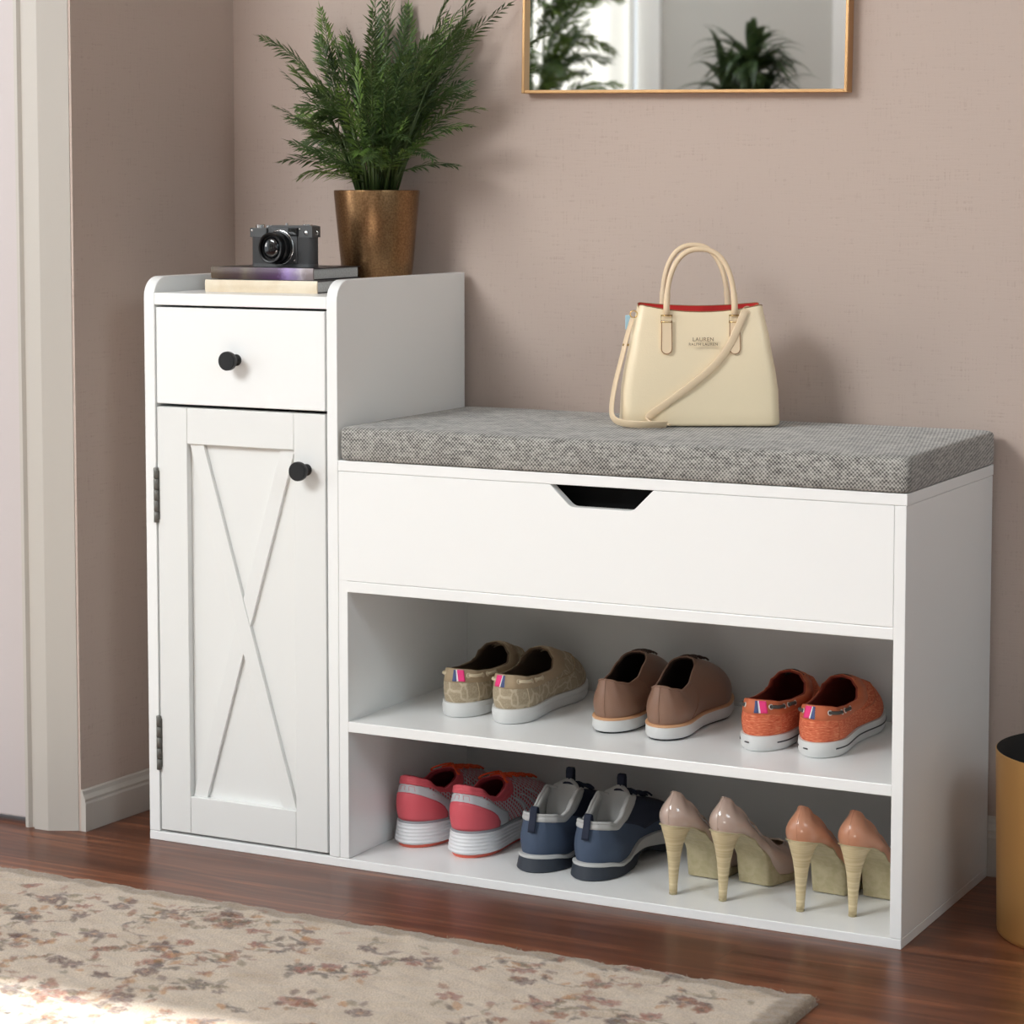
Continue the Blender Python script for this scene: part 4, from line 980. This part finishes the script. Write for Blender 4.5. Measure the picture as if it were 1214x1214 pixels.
# ---------------------------------------------------------------- mirror
mb = MB(); x0, x1, z0, z1 = .3862, .8470, .9860, 1.62; fr = .0042; y0, y1 = YW-.020, YW-.0005
mir = thing('wall_mirror', 'rectangular wall mirror with a thin gold frame hanging above the bench', 'mirror', ((x0+x1)/2, YW, z0))
mir.rotation_euler = (0, math.radians(.8), 0)
OM = ((x0+x1)/2, YW, z0)
mb.box((x0, y0, z0), (x0+fr, y1, z1), .0008); mb.box((x1-fr, y0, z0), (x1, y1, z1), .0008); mb.box((x0+fr, y0, z0), (x1-fr, y1, z0+fr), .0008); mb.box((x0+fr, y0, z1-fr), (x1-fr, y1, z1), .0008)
mb.build('frame', mat('gold_frame', lin(214, 170, 120), .3, .8), mir, off=OM)
MB().box((x0+fr, YW-.012, z0+fr), (x1-fr, YW-.008, z1-fr)).build('mirror_glass', mat('mirror_silver', (.93, .94, .93, 1), .015, 1.0), mir, off=OM)

# ---------------------------------------------------------------- waste bin
mBin = mat('brushed_brass', lin(200, 154, 94), .42, .8)
bn = thing('waste_bin', 'brass-coloured cylindrical bin with a black inside, right of the bench', 'bin', (1.2190, .1600, 0))
MB().lathe([(0, 0), (.1080, 0), (.1100, .0015), (.1105, .006), (.1145, .2140), (.1145, .2150), (.1135, .2156)], (0, 0, 0), 96).build('body', mBin, bn, auto=50)
MB().lathe([(.1136, .2155), (.1120, .2150), (.1075, .008), (0, .006)], (0, 0, 0), 96).build('liner', mat('black_bin_liner', lin(12, 12, 13), .7), bn, label='black inner bin')

# ---------------------------------------------------------------- rug
def rug():
    X0, X1, Y1 = -1.25, 1.022, -.222; Yn = -1.9
    xs = np.concatenate([np.arange(X0, -.26, .012), np.arange(-.26, X1, .0032), [X1]])
    ys = np.concatenate([np.arange(Y1, -.66, -.0030), np.arange(-.66, Yn, -.014), [Yn]])
    nx, ny = len(xs), len(ys)
    X, Y = np.meshgrid(xs, ys); U = X.copy(); V = Y1-Y
    rng = np.random.RandomState(5)
    def nz(sx, sy, ph): return np.sin(X*sx+ph+1.7*np.sin(Y*sy*.7+ph))*np.sin(Y*sy+2*ph)
    base = np.array(lin(204, 186, 166)[:3]); col = np.ones((ny, nx, 3))*base
    def blend(mask, c): col[:] = col*(1-mask[..., None])+np.array(lin(*c)[:3])*mask[..., None]
    blend(np.clip(.30*(nz(23, 61, .3)+nz(57, 33, 1.9)), 0, .5), (172, 150, 126)); blend(np.clip(.28*(nz(41, 29, 2.2)+nz(13, 77, 4)), 0, .45), (206, 190, 170))
    edge = np.minimum(V, X1-X)
    wob = .0020*np.sin(X*90)+.0015*np.sin(X*37+1)
    blend(np.clip((.030+wob-edge)/.006, 0, 1)*.85, (146, 128, 108)); blend(np.clip(1-np.abs(edge-.038)/.004, 0, 1)*.35, (206, 192, 172))
    def stamp(cx, cy, rad, fn, c, a=.8):
        i0, i1 = np.searchsorted(xs, [cx-rad, cx+rad]); j = np.where((ys < cy+rad) & (ys > cy-rad))[0]
        if i1 <= i0 or len(j) == 0: return
        j0, j1 = j[0], j[-1]+1
        dx = X[j0:j1, i0:i1]-cx; dy = Y[j0:j1, i0:i1]-cy
        m = np.clip(fn(dx, dy), 0, 1)*a*(.65+.35*rng.rand(*dx.shape))
        col[j0:j1, i0:i1] = col[j0:j1, i0:i1]*(1-m[..., None])+np.array(lin(*c)[:3])*m[..., None]
    def flower(cx, cy, R, c1, c2):
        ph = rng.rand()*6; n = rng.choice([5, 6])
        def f(dx, dy):
            r = np.hypot(dx, dy*1.1); th = np.arctan2(dy, dx); e = R*(.62+.38*np.abs(np.cos(n*th/2+ph))); return (e-r)/(R*.15)*(r > R*.22)
        stamp(cx, cy, R*1.3, f, c1, .9); stamp(cx, cy, R*.4, lambda dx, dy: (R*.26-np.hypot(dx, dy))/(R*.1), c2, .85)
    def leaf(cx, cy, l, w, a, c, al=.7):
        al = min(.95, al*1.35)
        ca, sa = math.cos(a), math.sin(a)
        def f(dx, dy):
            p = (dx*ca+dy*sa)/l; q = (-dx*sa+dy*ca)/w; return (1-p*p-np.abs(q)*1.1)*3
        stamp(cx, cy, max(l, w)*1.2, f, c, al)
    def vine(pts, c, w=.0022):
        for (ax, ay), (bx, by) in zip(pts, pts[1:]):
            d = math.hypot(bx-ax, by-ay); k = max(1, int(d/.0025))
            for i in range(k):
                px, py = ax+(bx-ax)*i/k, ay+(by-ay)*i/k
                stamp(px, py, w*1.5, lambda dx, dy: (w-np.hypot(dx, dy))/(w*.5), c, .55)
    rust, mauve, brown, olive, gold, rose = (142, 84, 54), (92, 58, 52), (78, 58, 46), (112, 98, 68), (176, 122, 66), (150, 88, 70)
    def motif(x0_, y0_):
        k = rng.randint(3, 6)
        for _ in range(k):
            a = rng.rand()*6.28; R = rng.uniform(.03, .07); cx, cy = x0_, y0_; pts = []
            th = a
            for i in range(14):
                pts.append((cx, cy)); th += rng.uniform(.05, .32)*(1 if _ % 2 else -1); cx += math.cos(th)*R/9; cy += math.sin(th)*R/9
                if i % 3 == 2: leaf(cx+rng.uniform(-.008, .008), cy+rng.uniform(-.008, .008), rng.uniform(.007, .014), rng.uniform(.004, .007), rng.rand()*6, [olive, brown, gold, rust][rng.randint(4)], .6)
            vine(pts, [brown, olive, mauve][rng.randint(3)])
            if rng.rand() < .6: flower(cx, cy, rng.uniform(.009, .015), [rust, mauve, rose][rng.randint(3)], brown)
    # band of motifs next to the border, then rows inwards
    for row in range(7):
        y = Y1-.085-.092*row
        for i in range(15):
            x = -.30+.092*i+(row % 2)*.046+rng.uniform(-.02, .02); yy = y+rng.uniform(-.016, .016)
            if x > X1-.06: continue
            flower(x, yy, rng.uniform(.013, .021), [mauve, rust, brown, rose, mauve][rng.randint(5)], [gold, rust, olive][rng.randint(3)])
            for _ in range(rng.randint(3, 6)):
                a = rng.rand()*6.28; R = rng.uniform(.02, .034); leaf(x+R*math.cos(a), yy+R*math.sin(a), rng.uniform(.008, .015), rng.uniform(.0045, .008), a+rng.uniform(-.5, .5), [olive, brown, gold, rust, mauve][rng.randint(5)], .55)
            if rng.rand() < .75: motif(x+rng.uniform(-.03, .03), yy+rng.uniform(-.03, .03))
    for i in range(26):   # light sprigs in the border strip
        x = -.28+.05*i+rng.uniform(-.01, .01); leaf(x, Y1-.052+rng.uniform(-.006, .006), .012, .005, rng.rand()*3, [gold, rose, olive][rng.randint(3)], .45)
    h = .0105+.0012*(rng.rand(ny, nx)-.5)+.0012*nz(120, 150, .4)+.001*nz(60, 90, 2)
    fall = np.clip(edge/.010, 0, 1); fall = np.sqrt(1-(1-fall)**2); h = .0015+h*fall
    Xd = X+.0010*(rng.rand(ny, nx)-.5); Yd = Y+.0009*(rng.rand(ny, nx)-.5)
    Yd[0] = Y1+.0018*np.sin(xs*70)+.0012*np.sin(xs*173)+.0010*(rng.rand(nx)-.5)
    verts = np.stack([Xd, Yd, h], -1).reshape(-1, 3)
    idx = np.arange(nx*ny).reshape(ny, nx)
    faces = np.stack([idx[:-1, :-1], idx[1:, :-1], idx[1:, 1:], idx[:-1, 1:]], -1).reshape(-1, 4)
    V_ = verts.tolist(); F_ = faces.tolist(); cols = col.reshape(-1, 3).tolist()
    # backing rim down to the floor
    n0 = len(V_); rim = list(idx[0])+list(idx[1:, -1])+list(idx[-1, ::-1][1:])+list(idx[::-1, 0][1:-1])
    for i in rim: V_.append([V_[i][0], V_[i][1], .0]); cols.append(cols[i])
    R = len(rim)
    for a in range(R): b_ = (a+1) % R; F_.append([int(rim[a]), int(rim[b_]), n0+b_, n0+a])
    # wool tufts along the two visible edges
    rr = random.Random(3)
    for k in range(3600):
        if k < 3000: x = rr.uniform(-.3, X1); y = Y1+rr.uniform(-.012, .0015); dx, dy = rr.uniform(-.003, .003), rr.uniform(.001, .0045)
        else: x = X1+rr.uniform(-.012, .001); y = rr.uniform(-.62, Y1); dx, dy = rr.uniform(.001, .0045), rr.uniform(-.003, .003)
        z = rr.uniform(.002, .009); i = len(V_); w = .0007
        V_ += [[x-w, y, z], [x+w, y, z], [x+dx, y+dy, max(.001, z+rr.uniform(-.002, .003))]]; F_.append([i, i+1, i+2])
        c = list(lin(*rr.choice([(160, 142, 122), (176, 158, 138), (146, 128, 108)]))[:3]); cols += [c, c, c]
    me = bpy.data.meshes.new('area_rug'); me.from_pydata(V_, [], F_)
    at = me.color_attributes.new('Pattern', 'FLOAT_COLOR', 'POINT'); at.data.foreach_set('color', np.concatenate([np.array(cols), np.ones((len(cols), 1))], 1).ravel())
    me.polygons.foreach_set('use_smooth', [True]*len(me.polygons))
    m = bpy.data.materials.new('wool_rug'); m.use_nodes = True; nt = m.node_tree; b = nt.nodes['Principled BSDF']; N = nt.nodes.new; L = nt.links.new
    ca = N('ShaderNodeVertexColor'); ca.layer_name = 'Pattern'; tc = N('ShaderNodeTexCoord'); n = N('ShaderNodeTexNoise'); n.inputs['Scale'].default_value = 420; n.inputs['Detail'].default_value = 3; L(tc.outputs['Object'], n.inputs['Vector'])
    r = N('ShaderNodeValToRGB'); r.color_ramp.elements[0].position = .3; r.color_ramp.elements[0].color = (.72, .72, .72, 1); r.color_ramp.elements[1].position = .7; L(n.outputs['Fac'], r.inputs['Fac'])
    mx = N('ShaderNodeMix'); mx.data_type = 'RGBA'; mx.blend_type = 'MULTIPLY'; mx.inputs['Factor'].default_value = 1; L(ca.outputs['Color'], mx.inputs['A']); L(r.outputs['Color'], mx.inputs['B']); L(mx.outputs['Result'], b.inputs['Base Color'])
    bp = N('ShaderNodeBump'); bp.inputs['Strength'].default_value = .7; bp.inputs['Distance'].default_value = .002; L(n.outputs['Fac'], bp.inputs['Height']); L(bp.outputs['Normal'], b.inputs['Normal'])
    b.inputs['Roughness'].default_value = .95; b.inputs['Sheen Weight'].default_value = .3; me.materials.append(m)
    o = bpy.data.objects.new('area_rug', me); C.objects.link(o); o['label'] = 'beige wool rug with brown and rust floral pattern lying on the wood floor'; o['category'] = 'rug'
rug()

# ---------------------------------------------------------------- plants on the far side of the room, seen in the mirror
mPotW = mat('white_planter', lin(225, 223, 218), .4)
fp_ = thing('potted_palm', 'tall feathery green plant reflected in the left end of the mirror', 'plant', (-1.55, -3.45, 0))
MB().lathe([(0, 0), (.13, 0), (.14, .01), (.17, .34), (.16, .345), (.155, .30), (0, .30)], (0, 0, 0), 48).build('pot', mPotW, fp_)
lf = MB(); st = MB(); r = random.Random(4)
for k in range(150):
    az = r.uniform(0, 2*PI); el = math.radians(r.uniform(15, 75)); h = .32+r.uniform(.45, 1.15)
    b0 = Vector((math.cos(az)*.05, math.sin(az)*.05, .3)); b1 = Vector((math.cos(az)*.08, math.sin(az)*.08, h))
    if k % 3 == 0: st.tube([b0, b0.lerp(b1, .5), b1], [.007, .006, .004], 6)
    frond(lf, st, b1, (math.cos(az)*math.cos(el), math.sin(az)*math.cos(el), math.sin(el)), r.uniform(.16, .25), r.uniform(.4, 1.2), r, .06, 16, .1, .006, stemr=.003, mi=k % 2)
lf.build('foliage', [mLf, mLf2], fp_, fixn=False); st.build('stems', mStem, fp_)
dr_ = thing('dracaena_plant', 'dark spiky-leaved plant reflected in the right half of the mirror', 'plant', (-.945, -3.75, 0))
MB().lathe([(0, 0), (.12, 0), (.13, .01), (.15, .30), (.14, .305), (.135, .27), (0, .27)], (0, 0, 0), 48).build('pot', mPotW, dr_)
tk = MB(); lf = MB(); r = random.Random(9)
mDl = leaf_mat('dracaena_leaf', lin(44, 66, 42), lin(76, 98, 56))
for (tx, ty, tz_, nl) in ((-.06, 0, 1.17, 50), (.05, .02, 1.12, 50), (.01, -.02, 1.27, 80)):
    tk.tube([(tx*.3, ty*.3, .27), (tx*.7, ty*.7, .7), (tx, ty, tz_)], [.016, .014, .012], 10)
    for k in range(nl):
        az = r.uniform(0, 2*PI); el = math.radians(r.uniform(-5, 75)); L = r.uniform(.15, .25); d = Vector((math.cos(az)*math.cos(el), math.sin(az)*math.cos(el), math.sin(el)))
        p = Vector((tx, ty, tz_-r.uniform(0, .08))); sd = d.cross(Vector((0, 0, 1))).normalized(); A = []; B = []; Mm = []
        for i in range(9):
            q = i/8; w = .015*(math.sin(PI*min(1, q*.75+.22)))*(1-q**4)+.0004; A.append(p+sd*w); B.append(p-sd*w); Mm.append(p-Vector((0, 0, w*.35)))
            d = (d+Vector((0, 0, -.30*(q+.25)))).normalized(); p = p+d*L/8
        lf.rings([A, Mm, B], False)
tk.build('trunk', mat('cane_bark', lin(112, 98, 74), .8), dr_); lf.build('foliage', mDl, dr_, fixn=False)

# ---------------------------------------------------------------- light
def area(name, loc, target, sx, sy, power, col):
    l = bpy.data.lights.new(name, 'AREA'); l.shape = 'RECTANGLE'; l.size = sx; l.size_y = sy; l.energy = power; l.color = col
    o = bpy.data.objects.new(name, l); C.objects.link(o); o.location = loc
    o.rotation_euler = (Vector(target)-Vector(loc)).to_track_quat('-Z', 'Y').to_euler(); return o
area('window_light_high', (-.65, -2.75, 2.25), (.6, .1, .5), 1.2, .9, 76, (.95, .985, 1))
area('window_light_low', (-2.3, -2.0, 1.25), (.3, .2, .75), .5, .7, 11, (1, .98, .95))
area('window_light_right', (2.9, -1.6, 1.9), (.5, .2, .6), .8, .8, 15, (.80, .93, 1))  # added cool fill for right-facing sides; the right wall has no window
area('ceiling_light', (-1.3, -3.3, 2.5), (-1.4, -3.7, 0), .5, .5, 13, (.97, .99, 1))  # added fill to brighten the mirrored far side; no lamp hangs there
sun = bpy.data.lights.new('sun', 'SUN'); sun.energy = 14.0; sun.angle = math.radians(.35); sun.color = (1, .96, .9)
so_ = bpy.data.objects.new('sun', sun); C.objects.link(so_)
# head of window 1 (y=-4.35-.12 outer) throws its edge on the rug at y=-.551
dirv = Vector((-.30*3.9, 3.9, -(WH-.002))); so_.rotation_euler = dirv.to_track_quat('-Z', 'Y').to_euler()
w = bpy.data.worlds.new('world'); bpy.context.scene.world = w; w.use_nodes = True
bg = w.node_tree.nodes['Background']; bg.inputs[0].default_value = (.90, .955, 1, 1); bg.inputs[1].default_value = 1.2

# ---------------------------------------------------------------- camera
f, cy, yaw, pitch = 2915.7, 452.18, .4784296, .0788284
cd = bpy.data.cameras.new('view_camera'); co = bpy.data.objects.new('view_camera', cd); C.objects.link(co)
cd.sensor_width = 36; cd.lens = 36*f/1214; cd.shift_y = (cy-607)/1214.0
co.location = (1.9062962, -2.6299468, .8635296)
F = Vector((-math.sin(yaw)*math.cos(pitch), math.cos(yaw)*math.cos(pitch), -math.sin(pitch)))
co.rotation_euler = F.to_track_quat('-Z', 'Y').to_euler(); cd.clip_start = .05
cd.dof.use_dof = True; cd.dof.focus_distance = 3.0; cd.dof.aperture_fstop = 11
sc = bpy.context.scene; sc.camera = co
sc.view_settings.view_transform = 'Standard'; sc.view_settings.look = 'None'; sc.view_settings.gamma = 1; sc.view_settings.use_curve_mapping = False
sc.view_settings.exposure = -0.2
